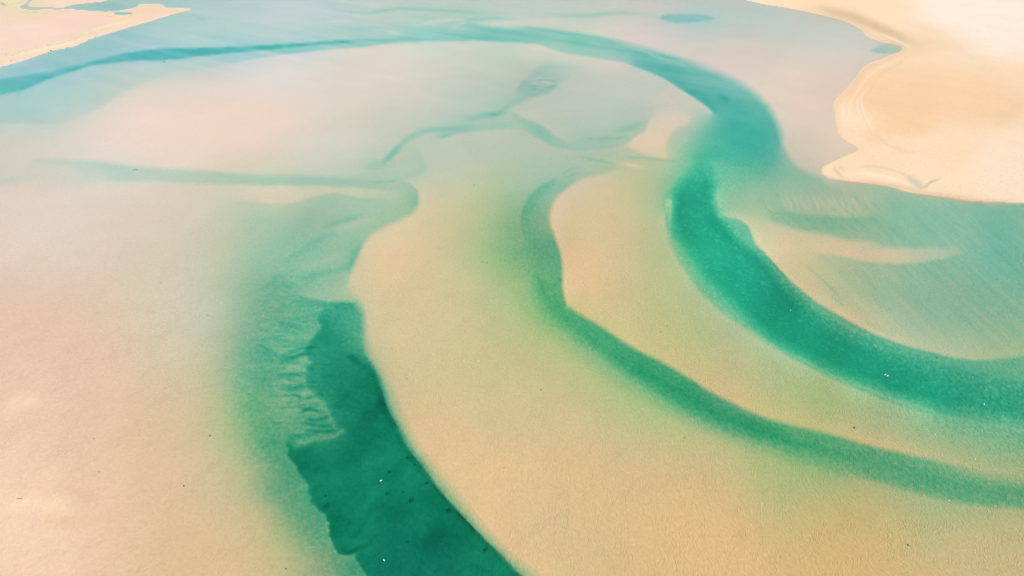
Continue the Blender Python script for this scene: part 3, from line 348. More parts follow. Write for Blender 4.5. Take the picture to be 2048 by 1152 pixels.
def solve_field():
    w = np.zeros((NY, NX))
    s = np.zeros((NY, NX))

    def put(x, y, v, wt):
        i = np.rint((x - G0X) / STEP).astype(int)
        j = np.rint((y - G0Y) / STEP).astype(int)
        ok = (i >= 0) & (i < NX) & (j >= 0) & (j < NY)
        np.add.at(w, (j[ok], i[ok]), wt)
        np.add.at(s, (j[ok], i[ok]), wt * v[ok])

    gx = G0X + STEP * np.arange(NX)
    gy = G0Y + STEP * np.arange(NY)
    for p in POINTS:                                     # soft readings
        x, y, v = p[:3]
        r = p[3] if len(p) > 3 else 14.0
        ry = r * min(1.0, 0.25 + max(y, 0) / 420.0)
        i0, i1 = np.searchsorted(gx, [x - 3 * r, x + 3 * r])
        j0, j1 = np.searchsorted(gy, [y - 3 * ry, y + 3 * ry])
        if i1 <= i0 or j1 <= j0:
            continue
        g = 0.02 * np.exp(-0.5 * (((gx[i0:i1] - x) / r)[None, :] ** 2 + ((gy[j0:j1] - y) / ry)[:, None] ** 2))
        w[j0:j1, i0:i1] += g
        s[j0:j1, i0:i1] += g * v
    for c in CURVES:                                     # hard edges: (half width, [(x, y, left, right) ...])
        hw, pts = c[:2]
        q = catmull(pts)
        if len(c) > 2:                                   # a ragged, slumping edge
            jit = c[2]
            q[:, 0] += jit * (2 * fbm(q[:, 1] / 16.0, q[:, 0] / 40.0, 4)) + 0.5 * jit * np.sin(q[:, 1] / 4.1 + 3 * np.sin(q[:, 1] / 23.0))
        d = np.gradient(q[:, :2], axis=0)
        d /= np.maximum(np.hypot(d[:, 0], d[:, 1]), 1e-6)[:, None]
        nx_, ny_ = d[:, 1], -d[:, 0]
        if isinstance(hw, tuple):
            hw = np.interp(np.linspace(0, 1, len(q)), np.linspace(0, 1, len(hw)), hw)
        put(q[:, 0] + nx_ * hw, q[:, 1] + ny_ * hw, q[:, 2], 30.0)
        put(q[:, 0] - nx_ * hw, q[:, 1] - ny_ * hw, q[:, 3], 30.0)
    for pts in LINES:                                    # soundings along a line: (x, y, value)
        q = catmull(pts)
        put(q[:, 0], q[:, 1], q[:, 2], 30.0)
    levels = [(w, s)]
    while min(levels[-1][0].shape) > 24:
        a, b = levels[-1]
        H, W = (a.shape[0] + 1) // 2 * 2, (a.shape[1] + 1) // 2 * 2
        pa = np.zeros((H, W)); pa[:a.shape[0], :a.shape[1]] = a
        pb = np.zeros((H, W)); pb[:a.shape[0], :a.shape[1]] = b
        f4 = lambda z: z[0::2, 0::2] + z[1::2, 0::2] + z[0::2, 1::2] + z[1::2, 1::2]
        levels.append((f4(pa), f4(pb)))
    f = None
    for lv in range(len(levels) - 1, -1, -1):
        w_, s_ = levels[lv]
        if f is None:
            f = np.full(w_.shape, s_.sum() / w_.sum())
        else:
            f = np.repeat(np.repeat(f, 2, 0), 2, 1)[:w_.shape[0], :w_.shape[1]]
        n_it = 400 if lv > 3 else (120 if lv > 0 else 60)
        for _ in range(n_it):
            p = np.pad(f, 1, mode='edge')
            av = p[:-2, 1:-1] + p[2:, 1:-1] + p[1:-1, :-2] + p[1:-1, 2:]
            f = (av + s_) / (4.0 + w_)
    p = np.pad(f, 1, mode='edge')                        # a light smoothing
    f = 0.5 * f + 0.125 * (p[:-2, 1:-1] + p[2:, 1:-1] + p[1:-1, :-2] + p[1:-1, 2:])
    return deepen(f), gx, gy


def add_strokes(f, gx, gy, strokes, floor=0.03):
    """runnels and sand ridges: (width, depth change, [(x, y) ...]) tapering at both ends"""
    for st in strokes:
        wd, dv, pts = st[:3]
        yk = st[3] if len(st) > 3 else 1.0
        q = catmull([(x, y) for x, y in pts])
        k = len(q)
        tap = np.minimum(1, np.minimum(np.arange(k) + 1, k - np.arange(k)) / (0.3 * k + 1))
        x0, x1 = q[:, 0].min() - 3 * wd, q[:, 0].max() + 3 * wd
        y0, y1 = q[:, 1].min() - 3 * wd, q[:, 1].max() + 3 * wd
        i0, i1 = np.searchsorted(gx, [x0, x1])
        j0, j1 = np.searchsorted(gy, [y0, y1])
        if i1 <= i0 or j1 <= j0:
            continue
        X, Y = np.meshgrid(gx[i0:i1], gy[j0:j1])
        best = np.zeros(X.shape)
        sub = np.unique(np.linspace(0, k - 1, max(2, int(k / max(1.0, wd * 0.4)))).astype(int))
        for m in sub:
            g = tap[m] * np.exp(-0.5 * ((X - q[m, 0]) ** 2 + ((Y - q[m, 1]) * yk) ** 2) / wd ** 2)
            np.maximum(best, g, out=best)
        blk = f[j0:j1, i0:i1]
        new = blk + dv * best
        mx, my = q[:, 0].mean(), q[:, 1].mean()
        if dv < 0 and 500 < mx < 700 and 600 < my < 900:
            new = np.maximum(new, np.minimum(blk, 1.35))   # the fan's ridges stay well under water
        f[j0:j1, i0:i1] = np.where(blk > 0, np.maximum(new, floor), blk)
    return f



def srgb_lin(c):
    c = np.asarray(c, float) / 255.0
    return np.where(c <= 0.04045, c / 12.92, ((c + 0.055) / 1.055) ** 2.4)


def blur(z, r, n=2):
    for _ in range(n):
        for ax in (0, 1):
            p = np.pad(z, [(r + 1, r) if k == ax else (0, 0) for k in range(z.ndim)], mode='edge')
            c = np.cumsum(p, axis=ax)
            hi = [slice(None)] * z.ndim; lo = [slice(None)] * z.ndim
            hi[ax] = slice(2 * r + 1, None); lo[ax] = slice(None, -(2 * r + 1))
            z = (c[tuple(hi)] - c[tuple(lo)]) / (2 * r + 1)
    return z


def sand_sky_tint(gx, gy, L):
    """bed colour: a blend of sand samples and painted sky blue, wet and dry ones apart, plus narrow bands"""
    cx, cy = gx[::4], gy[::4]
    X, Y = np.meshgrid(cx, cy)
    k = next(i for i, q in enumerate(SAND_SKY_TINTS) if q is None)
    maps = []
    for samples, r_blur in ((SAND_SKY_TINTS[:k], 3), (SAND_SKY_TINTS[k + 1:], 1)):
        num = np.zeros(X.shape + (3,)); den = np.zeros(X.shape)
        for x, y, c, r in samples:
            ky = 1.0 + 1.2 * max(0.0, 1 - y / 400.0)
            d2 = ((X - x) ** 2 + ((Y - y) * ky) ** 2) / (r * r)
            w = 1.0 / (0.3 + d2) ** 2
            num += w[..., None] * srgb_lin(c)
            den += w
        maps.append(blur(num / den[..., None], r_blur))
    # back to the fine grid
    fi = np.clip((gx - cx[0]) / (cx[1] - cx[0]), 0, len(cx) - 1.001); fj = np.clip((gy - cy[0]) / (cy[1] - cy[0]), 0, len(cy) - 1.001)
    i = fi.astype(int); j = fj.astype(int); a = (fi - i)[None, :, None]; b = (fj - j)[:, None, None]
    i2 = np.minimum(i + 1, len(cx) - 1); j2 = np.minimum(j + 1, len(cy) - 1)
    up = lambda co: (co[j][:, i] * (1 - a) + co[j][:, i2] * a) * (1 - b) + (co[j2][:, i] * (1 - a) + co[j2][:, i2] * a) * b
    t = np.clip((L + 0.03) / 0.06, 0, 1)[..., None]
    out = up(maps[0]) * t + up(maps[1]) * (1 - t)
    for wd, c, al, pts in TINT_STROKES:
        q = catmull(pts)
        k = len(q)
        tap = np.minimum(1, np.minimum(np.arange(k) + 1, k - np.arange(k)) / (0.25 * k + 1))
        i0, i1 = np.searchsorted(gx, [q[:, 0].min() - 3 * wd, q[:, 0].max() + 3 * wd])
        j0, j1 = np.searchsorted(gy, [q[:, 1].min() - 3 * wd, q[:, 1].max() + 3 * wd])
        if i1 <= i0 or j1 <= j0:
            continue
        X, Y = np.meshgrid(gx[i0:i1], gy[j0:j1])
        best = np.zeros(X.shape)
        for m in np.unique(np.linspace(0, k - 1, max(2, int(k / max(1.0, wd * 0.4)))).astype(int)):
            np.maximum(best, tap[m] * np.exp(-0.5 * ((X - q[m, 0]) ** 2 + (Y - q[m, 1]) ** 2) / wd ** 2), out=best)
        m_ = (al * best)[..., None]
        out[j0:j1, i0:i1] = out[j0:j1, i0:i1] * (1 - m_) + srgb_lin(c) * m_
    return out

# ------------------------------------------------------------------ from sight lines to ground
A_RED = 2.00                         # absorption of red light, per metre
SIN_SUN = math.sin(SUN_EL)
SP, CP = math.sin(PITCH), math.cos(PITCH)


def tag(o, label=None, cat=None, group=None, kind=None):
    if label: o['label'] = label
    if cat: o['category'] = cat
    if group: o['group'] = group
    if kind: o['kind'] = kind
    return o


def sight(x, y):
    """horizontal run and drop of a sight line, per unit"""
    x = np.asarray(x, float); y = np.asarray(y, float)
    down = FPX * SP + (y - 576.0) * CP
    fwd = FPX * CP - (y - 576.0) * SP
    return (x - 1024.0) / down, fwd / down, down / np.sqrt((x - 1024.0) ** 2 + (y - 576.0) ** 2 + FPX ** 2)


def on_level(x, y, z=0.0):
    a, b, _ = sight(x, y)
    return Vector((float(a) * (CAM_H - z), float(b) * (CAM_H - z), z))


def height(L, x, y):
    s = sight(x, y)[2]
    deep = -L / (A_RED * (1.0 / np.maximum(s, 0.05) + 1.0 / SIN_SUN))
    return np.where(L > 0, deep, -0.6 * L)


FIELD, GX, GY = solve_field()
FIELD = add_strokes(FIELD, GX, GY, STROKES)
BED_TINT = sand_sky_tint(GX, GY, FIELD)


BED = {}


def on_bed(x, y):
    """the point of the ground seen along a sight line"""
    i = int(np.argmin(np.abs(BED['U'] - x))); j = int(np.argmin(np.abs(BED['V'] - y)))
    return Vector([float(c) for c in BED['P'][j, i]])


def ground_mesh():
    side = np.array([20, 50, 110, 220, 450, 900, 1800, 3600, 7200, 14000, 24000.0])
    U = np.concatenate([(GX[0] - side)[::-1], GX, GX[-1] + side])
    up = -285.0 + (GY[0] + 285.0) * (1 - np.linspace(0, 1, 34)[:-1][::-1] ** 0.8) if False else np.linspace(-288, GY[0], 60)[:-1]
    dn = GY[-1] + np.array([20, 60, 140, 260, 420, 640, 900.0])
    V = np.concatenate([up, GY, dn])
    iu = np.clip(np.rint((U - GX[0]) / STEP).astype(int), 0, NX - 1)
    iv = np.clip(np.rint((V - GY[0]) / STEP).astype(int), 0, NY - 1)
    L = FIELD[iv][:, iu].copy()
    C = BED_TINT[iv][:, iu]
    X, Y = np.meshgrid(U, V)
    a, b, s = sight(X, Y)
    wx, wy = a * CAM_H, b * CAM_H
    # sand waves of the bed, metres in size, over the survey
    n1 = fbm(wx / 9.0 + 3, wy / 9.0, 4)
    n2 = fbm(wx / 45.0, wy / 45.0 + 9, 3)
    rel = 1 + 0.12 * n1 + 0.08 * n2
    sub = smooth(0.0, 0.25, L)
    L = np.where(L > 0, L * (1 + (rel - 1) * sub), L)
    # long streaks and megaripples across the right shoals, running with the current
    sshoal = smooth(1470, 1580, X) * smooth(360, 400, Y) * (1 - smooth(690, 730, Y)) * smooth(.08, .5, L) * (1 - smooth(1.6, 1.9, L))
    st = fbm((wx + 3.0 * n2 + 1.2 * n1) / 1.4 + 0.03 * wy, wy / 18.0, 3)
    L = L + np.where(L > 0, sshoal * 0.22 * st, 0)
    # the fan at the head of the left channel: drainage runnels feeding the deep
    fan = np.exp(-((X - 590) / 75.0) ** 2 - ((Y - 745) / 150.0) ** 2) * smooth(0.6, 1.2, L) * (1 - smooth(3.2, 4.4, L))
    rx = wx + 2.5 * fbm(wx / 7.0, wy / 7.0 + 31, 3); ry = wy + 2.0 * fbm(wx / 8.0 + 11, wy / 8.0, 3)
    rid = 1 - np.abs(2 * fbm(rx / 9.0 + 0.12 * ry, ry / 1.7, 2))
    L = L + fan * (1.6 * np.clip(rid - 0.55, -0.12, 1) + 0.3 * fbm(wx / 3.0, wy / 1.2, 3))
    # mottled floor of the left deep channel
    lc = smooth(3.6, 4.4, L) * (1 - smooth(1060, 1120, X)) * smooth(600, 700, Y)
    L = L + lc * (0.35 + 1.9 * fbm((wx * .5 + wy * .86) / 9.0, (wx * .86 - wy * .5) / 5.0, 4) + 0.5 * fbm((wx * .4 + wy * .9) / 1.6, (wx * .9 - wy * .4) / 5.0, 3))
    # scour pits of the speckled wedge
    wedge = np.exp(-((X - 1090) / 38.0) ** 2 - ((Y - 158) / 26.0) ** 2)
    sp = fbm(wx / 4.5, wy / 2.6, 3)
    L = L + wedge * np.where(L > 0.6, 1.5 * np.clip(sp, -0.25, 1), 0)
    # long wisps combed out by the tide over the far flats
    L = np.where(L > 0.12, L * (1 + smooth(260, 120, Y) * 0.5 * fbm(wx / 55.0 + 0.02 * wy, wy / 11.0 + 0.06 * wx, 4)), L)
    # ripple fields: the bed is never smooth
    px = CAM_H / FPX / np.maximum(s, 0.05) ** 2
    near = 1 - smooth(0.25, 1.2, px)
    rp = fbm(wx / 0.6 + 0.5 * n1, wy / 0.6, 2)
    L = L + np.where(L > 0, near * 0.45 * rp * smooth(0.15, 1.1, L) * (1 - 0.6 * smooth(3, 4, L)) * np.maximum(L, 0) ** 0.6, 0)
    flank = smooth(1.5, 2.2, L) * (1 - smooth(4.6, 5.2, L)) * smooth(1330, 1420, X) * smooth(300, 360, Y) * (1 - smooth(15, 35, Y - 480 - (X - 1340) * 0.537))
    fl = fbm((wx * 0.8 + wy * 0.6) / 1.3, (wx * 0.6 - wy * 0.8) / 0.55, 3)
    L = L - flank * 1.5 * np.clip(fl - 0.02, 0, 1) ** 0.8  # shallower flecks shaped to look like wave facets mirroring the sky
    # bed raised in flecks in both deeps, imitating sky glints off waves
    dp = smooth(3.2, 4.2, L) * np.where(X > 1250, 1.0, smooth(900, 820, Y) * 0.6)
    fk = fbm((wx + 0.6 * n1) / 1.5, wy / 0.7, 2)
    L = L - dp * 3.4 * np.clip(fk - 0.30, 0, 0.5)
    # tidal-flat relief of the dune land
    land = np.clip(-L, 0, 3)
    L = np.where(L < 0, L - smooth(0.15, 0.8, land) * (0.3 * fbm(wx / 30.0, wy / 30.0, 4) + 0.14 * fbm((wx + wy) / 4.0, (wy - wx) / 14.0, 3)), L)
    # far outside the survey: settle to a quiet level
    Z = height(L, X, Y)
    t_ = CAM_H - Z
    P = np.stack([a * t_, b * t_, Z], -1).reshape(-1, 3)
    nu, nv = len(U), len(V)
    BED.update(P=P.reshape(nv, nu, 3), U=U, V=V)
    idx = np.arange(nu * nv).reshape(nv, nu)
    q = np.stack([idx[:-1, :-1], idx[1:, :-1], idx[1:, 1:], idx[:-1, 1:]], -1).reshape(-1, 4)
    me = bpy.data.meshes.new("ground")
    me.vertices.add(len(P)); me.vertices.foreach_set("co", P.astype(np.float32).ravel())
    me.loops.add(q.size); me.loops.foreach_set("vertex_index", q.astype(np.int32).ravel())
    me.polygons.add(len(q)); me.polygons.foreach_set("loop_start", np.arange(0, q.size, 4, dtype=np.int32))
    me.polygons.foreach_set("loop_total", np.full(len(q), 4, np.int32))
    me.polygons.foreach_set("use_smooth", np.ones(len(q), bool))
    me.update()
    at = me.attributes.new("sand", 'FLOAT_COLOR', 'POINT')
    cc = np.ones((len(P), 4), np.float32)
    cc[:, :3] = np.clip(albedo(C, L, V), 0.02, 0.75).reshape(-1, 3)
    at.data.foreach_set("color", cc.ravel())
    return me




def albedo(C, L, V):
    """sand colours read off the survey, less the sky mirrored by the water over them, per unit of daylight"""
    ky = [16, 96, 176, 256, 336, 416, 496, 576, 656, 736, 896, 1136]
    mir = np.array([[.070, .0945, .1206], [.0508, .0697, .0944], [.0351, .0494, .0703], [.0245, .0351, .052], [.0169, .0242, .0369],
                    [.0119, .0172, .027], [.0086, .0124, .02], [.0064, .0093, .0152], [.005, .0073, .012], [.0041, .006, .0098],
                    [.0032, .0045, .0072], [.0028, .0038, .006]])
    lit = np.array([[1.503, 1.453, 1.421], [1.586, 1.534, 1.501], [1.72, 1.665, 1.631], [1.822, 1.763, 1.726], [1.893, 1.831, 1.792],
                    [1.943, 1.878, 1.841], [1.958, 1.894, 1.853], [2.008, 1.942, 1.9], [1.98, 1.915, 1.873], [1.981, 1.917, 1.875],
                    [1.957, 1.89, 1.85], [1.901, 1.842, 1.807]])
    wet = smooth(-0.02, 0.02, L)[..., None]
    M = np.stack([np.interp(V, ky, mir[:, k]) for k in range(3)], -1)[:, None, :]
    G = np.stack([np.interp(V, ky, lit[:, k]) for k in range(3)], -1)[:, None, :]
    dry = np.array([1.84, 1.79, 1.76])
    return (C - M * wet) / (G * wet + dry * (1 - wet))



class NT:
    def __init__(self, name):
        self.m = bpy.data.materials.new(name); self.m.use_nodes = True
        self.t = self.m.node_tree; self.t.nodes.clear()
        self.out = self.n("ShaderNodeOutputMaterial")

    def n(self, t, **kw):
        x = self.t.nodes.new(t)
        for k, v in kw.items():
            if k.startswith("i_"):
                x.inputs[k[2:].replace("_", " ")].default_value = v
            else:
                setattr(x, k, v)
        return x

    def l(self, a, b):
        self.t.links.new(a, b)


def sand_material():
    k = NT("rippled_sand")
    geo = k.n("ShaderNodeNewGeometry")
    col = k.n("ShaderNodeAttribute", attribute_name="sand")
    big = k.n("ShaderNodeTexNoise", i_Scale=0.035, i_Detail=6.0, i_Roughness=0.6)
    k.l(geo.outputs["Position"], big.inputs["Vector"])
    fine = k.n("ShaderNodeTexNoise", i_Scale=1.1, i_Detail=5.0, i_Roughness=0.65)
    k.l(geo.outputs["Position"], fine.inputs["Vector"])
    r1 = k.n("ShaderNodeMapRange", i_From_Min=0.3, i_From_Max=0.7, i_To_Min=0.975, i_To_Max=1.025)
    k.l(big.outputs[0], r1.inputs[0])
    r2 = k.n("ShaderNodeMapRange", i_From_Min=0.25, i_From_Max=0.75, i_To_Min=0.92, i_To_Max=1.08)
    k.l(fine.outputs[0], r2.inputs[0])
    mm = k.n("ShaderNodeMath", operation='MULTIPLY'); k.l(r1.outputs[0], mm.inputs[0]); k.l(r2.outputs[0], mm.inputs[1])
    mul = k.n("ShaderNodeVectorMath", operation='SCALE'); k.l(col.outputs["Color"], mul.inputs[0]); k.l(mm.outputs[0], mul.inputs["Scale"])
    # current ripples: a distorted wave, crest spacing about 0.7 m, in drifting directions
    warp = k.n("ShaderNodeTexNoise", i_Scale=0.09, i_Detail=2.0)
    k.l(geo.outputs["Position"], warp.inputs["Vector"])
    sc = k.n("ShaderNodeVectorMath", operation='SCALE', i_Scale=14.0); k.l(warp.outputs["Color"], sc.inputs[0])
    ad = k.n("ShaderNodeVectorMath", operation='ADD'); k.l(geo.outputs["Position"], ad.inputs[0]); k.l(sc.outputs[0], ad.inputs[1])
    mp = k.n("ShaderNodeMapping"); mp.inputs["Rotation"].default_value = (0, 0, 0.7); mp.inputs["Scale"].default_value = (2.6, 0.85, 1)
    k.l(ad.outputs[0], mp.inputs["Vector"])
    rip = k.n("ShaderNodeTexNoise", i_Scale=1.0, i_Detail=2.5, i_Roughness=0.5, i_Distortion=0.4)
    k.l(mp.outputs[0], rip.inputs["Vector"])
    b1 = k.n("ShaderNodeBump", i_Strength=1.0)
    sx = k.n("ShaderNodeSeparateXYZ"); k.l(geo.outputs["Position"], sx.inputs[0])
    cal = k.n("ShaderNodeMapRange", i_From_Min=130.0, i_From_Max=330.0, i_To_Min=0.27, i_To_Max=0.04)
    k.l(sx.outputs["Y"], cal.inputs[0]); k.l(cal.outputs[0], b1.inputs["Distance"])
    k.l(rip.outputs[0], b1.inputs["Height"])
    d = k.n("ShaderNodeBsdfDiffuse", i_Roughness=0.6)
    k.l(mul.outputs[0], d.inputs["Color"]); k.l(b1.outputs[0], d.inputs["Normal"])
    k.l(d.outputs[0], k.out.inputs["Surface"])
    return k.m


def water_material():
    k = NT("lagoon_water")
    geo = k.n("ShaderNodeNewGeometry")
    mp = k.n("ShaderNodeMapping"); mp.inputs["Rotation"].default_value = (0, 0, 0.35); mp.inputs["Scale"].default_value = (0.8, 1.7, 1)
    k.l(geo.outputs["Position"], mp.inputs["Vector"])
    w1 = k.n("ShaderNodeTexNoise", i_Scale=0.9, i_Detail=4.0, i_Roughness=0.6, i_Distortion=0.6)
    k.l(mp.outputs[0], w1.inputs["Vector"])
    gust = k.n("ShaderNodeTexNoise", i_Scale=0.045, i_Detail=3.0, i_Roughness=0.6)
    k.l(geo.outputs["Position"], gust.inputs["Vector"])
    gr = k.n("ShaderNodeMapRange", i_From_Min=0.35, i_From_Max=0.65, i_To_Min=0.15, i_To_Max=0.20)
    k.l(gust.outputs[0], gr.inputs[0])
    b = k.n("ShaderNodeBump", i_Strength=1.0)
    sx = k.n("ShaderNodeSeparateXYZ"); k.l(geo.outputs["Position"], sx.inputs[0])
    cal = k.n("ShaderNodeMapRange", i_From_Min=150.0, i_From_Max=380.0, i_To_Min=1.0, i_To_Max=0.3)   # sheltered water is smoother
    k.l(sx.outputs["Y"], cal.inputs[0])
    gm = k.n("ShaderNodeMath", operation='MULTIPLY'); k.l(gr.outputs[0], gm.inputs[0]); k.l(cal.outputs[0], gm.inputs[1])
    k.l(gm.outputs[0], b.inputs["Distance"]); k.l(w1.outputs[0], b.inputs["Height"])
    fr = k.n("ShaderNodeFresnel", i_IOR=1.333); k.l(b.outputs[0], fr.inputs["Normal"])
    ff = k.n("ShaderNodeMath", operation='MULTIPLY'); k.l(fr.outputs[0], ff.inputs[0])
    front = k.n("ShaderNodeMath", operation='SUBTRACT'); front.inputs[0].default_value = 1.0
    k.l(geo.outputs["Backfacing"], front.inputs[1]); k.l(front.outputs[0], ff.inputs[1])
    tr = k.n("ShaderNodeBsdfTransparent")
    gl = k.n("ShaderNodeBsdfGlossy", i_Roughness=0.12); k.l(b.outputs[0], gl.inputs["Normal"])
    mx = k.n("ShaderNodeMixShader"); k.l(ff.outputs[0], mx.inputs[0]); k.l(tr.outputs[0], mx.inputs[1]); k.l(gl.outputs[0], mx.inputs[2])
    k.l(mx.outputs[0], k.out.inputs["Surface"])
    ab = k.n("ShaderNodeVolumeAbsorption", i_Density=A_RED)
    ab.inputs["Color"].default_value = (0.0, 1 - 0.165, 1 - 0.175, 1)
    k.l(ab.outputs[0], k.out.inputs["Volume"])
    return k.m


ground = bpy.data.objects.new("ground", ground_mesh())
COL.objects.link(ground)
ground.data.materials.append(sand_material())
tag(ground, kind="structure")


def water_body():
    bm = bmesh.new()
    R, D = 40000.0, -40.0
    v = [bm.verts.new((sx * R, sy * R, z)) for z in (0.0, D) for sx, sy in ((-1, -1), (1, -1), (1, 1), (-1, 1))]
    bm.faces.new(v[0:4]); bm.faces.new(v[7:3:-1])
    for i in range(4):
        j = (i + 1) % 4
        bm.faces.new((v[i], v[i + 4], v[j + 4], v[j]))
    me = bpy.data.meshes.new("water"); bm.to_mesh(me); bm.free()
    o = bpy.data.objects.new("water", me); COL.objects.link(o)
    me.materials.append(water_material())
    return tag(o, kind="structure")


water_body()

# ------------------------------------------------------------------ small things on the flats
RNG = random.Random(11)


def plain(name, col, rough=0.8, var=0.25, scale=6.0, spec=0.2):
    k = NT(name)
    p = k.n("ShaderNodeBsdfPrincipled"); p.inputs["Roughness"].default_value = rough; p.inputs["Specular IOR Level"].default_value = spec
    tc = k.n("ShaderNodeTexCoord"); nz = k.n("ShaderNodeTexNoise", i_Scale=scale, i_Detail=4.0)
    k.l(tc.outputs["Object"], nz.inputs["Vector"])
    mr = k.n("ShaderNodeMapRange", i_From_Min=0.3, i_From_Max=0.7, i_To_Min=1 - var, i_To_Max=1 + var); k.l(nz.outputs[0], mr.inputs[0])
    sc = k.n("ShaderNodeVectorMath", operation='SCALE'); sc.inputs[0].default_value = col; k.l(mr.outputs[0], sc.inputs["Scale"])
    k.l(sc.outputs[0], p.inputs["Base Color"]); k.l(p.outputs[0], k.out.inputs["Surface"])
    return k.m


M_WHITE = plain("white_feathers", (0.82, 0.82, 0.80), 0.7, 0.05)
M_GREY = plain("grey_feathers", (0.38, 0.40, 0.42), 0.7, 0.1)
M_BILL = plain("yellow_bill", (0.65, 0.42, 0.06), 0.5, 0.05)
M_STONE = plain("dark_wet_stone", (0.09, 0.08, 0.06), 0.6, 0.4, 9.0)
M_WOOD = plain("wet_driftwood", (0.07, 0.05, 0.035), 0.8, 0.4, 5.0)
M_WEED = plain("seaweed", (0.12, 0.17, 0.095), 0.7, 0.5, 3.0)
M_FOAM = plain("foam", (0.68, 0.66, 0.6), 0.9, 0.06, 2.0)
M_GRASS = plain("dune_grass", (0.34, 0.32, 0.18), 0.9, 0.35, 0.4)


def loft(bm, rings, seg=10, smooth_=True):
    """skin a run of ellipses: (centre, half width, half height, direction)"""
    rows = []
    for c, rx, rz, ax in rings:
        ax = Vector(ax).normalized()
        side = ax.cross(Vector((0, 0, 1)))
        side = side.normalized() if side.length > 1e-4 else Vector((0, 1, 0))
        upv = side.cross(ax)
        rows.append([bm.verts.new(Vector(c) + side * rx * math.cos(t) + upv * rz * math.sin(t)) for t in [2 * math.pi * k / seg for k in range(seg)]])
    for a, b in zip(rows[:-1], rows[1:]):
        for k in range(seg):
            f = bm.faces.new((a[k], a[(k + 1) % seg], b[(k + 1) % seg], b[k])); f.smooth = smooth_
    bm.faces.new(rows[0][::-1]); bm.faces.new(rows[-1])


def link(name, bm, mat, parent=None):
    bmesh.ops.recalc_face_normals(bm, faces=bm.faces)
    me = bpy.data.meshes.new(name); bm.to_mesh(me); bm.free()
    me.materials.append(mat)
    o = bpy.data.objects.new(name, me); COL.objects.link(o)
    o.parent = parent
    return o


def make_gull():
    r = bpy.data.objects.new("gull", None); COL.objects.link(r); r.empty_display_size = 0.2
    bm = bmesh.new()
    loft(bm, [((-0.30, 0, .10), .015, .008, (1, 0, .1)), ((-0.24, 0, .09), .05, .02, (1, 0, 0)), ((-0.14, 0, .07), .085, .065, (1, 0, 0)), ((0, 0, .06), .105, .09, (1, 0, 0)),
              ((.10, 0, .075), .085, .085, (1, 0, .2)), ((.155, 0, .12), .052, .055, (.7, 0, 1)), ((.175, 0, .165), .038, .04, (.4, 0, 1)), ((.19, 0, .20), .04, .04, (.6, 0, .8)),
              ((.215, 0, .225), .036, .036, (1, 0, .2)), ((.24, 0, .222), .018, .018, (1, 0, -.1))], 12)
    link("body", bm, M_WHITE, r)
    bm = bmesh.new(); loft(bm, [((.236, 0, .221), .011, .012, (1, 0, -.1)), ((.265, 0, .217), .008, .009, (1, 0, -.2)), ((.285, 0, .208), .003, .003, (1, 0, -.5))], 8)
    link("bill", bm, M_BILL, r)
    for s in (-1, 1):
        bm = bmesh.new()
        loft(bm, [((.09, s * .085, .10), .012, .03, (1, 0, 0)), ((.03, s * .108, .105), .018, .055, (1, 0, 0)), ((-.10, s * .095, .10), .018, .05, (1, -s * .1, 0)),
                  ((-.24, s * .05, .105), .012, .025, (1, -s * .2, 0)), ((-.36, s * .015, .115), .003, .006, (1, -s * .1, 0))], 10)
        link("wing", bm, M_GREY, r)
    return r


def dup(root):
    r = root.copy(); COL.objects.link(r)
    for ch in list(root.children):
        c = ch.copy(); COL.objects.link(c); c.parent = r
    return r


gull0 = make_gull()
for k, (x, y, rot, sc, lab) in enumerate([
        (762, 962, 0.6, 1.35, "white gull floating on the upper middle of the dark green left channel"),
        (768, 1121, 2.4, 1.2, "white gull floating on the dark green left channel close to the bottom edge"),
        (1770, 750, 3.6, 1.5, "left gull of the white pair floating on the right channel"),
        (1775, 752, 0.3, 1.5, "right gull of the white pair floating on the right channel"),
        (1968, 809, 1.2, 1.3, "lone white gull on the right channel near the right edge of the view"),
        (1581, 621, 5.0, 1.3, "lone white gull high on the right channel beside the sandy bank")]):
    g = gull0 if k == 0 else dup(gull0)
    g.location = on_level(x, y, -0.01); g.rotation_euler = (0, 0, rot); g.scale = (sc * .75,) * 3
    tag(g, lab, "gull", "gulls floating on the channels")


def stone_mesh(seed):
    rn = random.Random(seed)
    bm = bmesh.new()
    bmesh.ops.create_icosphere(bm, subdivisions=3, radius=1.0)
    ph = [(Vector((rn.uniform(-1, 1), rn.uniform(-1, 1), rn.uniform(-1, 1))).normalized(), rn.uniform(.5, .95)) for _ in range(9)]
    for v in bm.verts:
        p = v.co.copy()
        for n, d in ph:                       # flattened facets, as a broken stone has
            e = p.dot(n) - d
            if e > 0: p -= n * e * 0.85
        p += p.normalized() * 0.05 * math.sin(7 * p.x + seed) * math.cos(6 * p.y - seed)
        v.co = Vector((p.x * 1.15, p.y * 0.85, p.z * 0.7))
    for f in bm.faces: f.smooth = False
    return bm


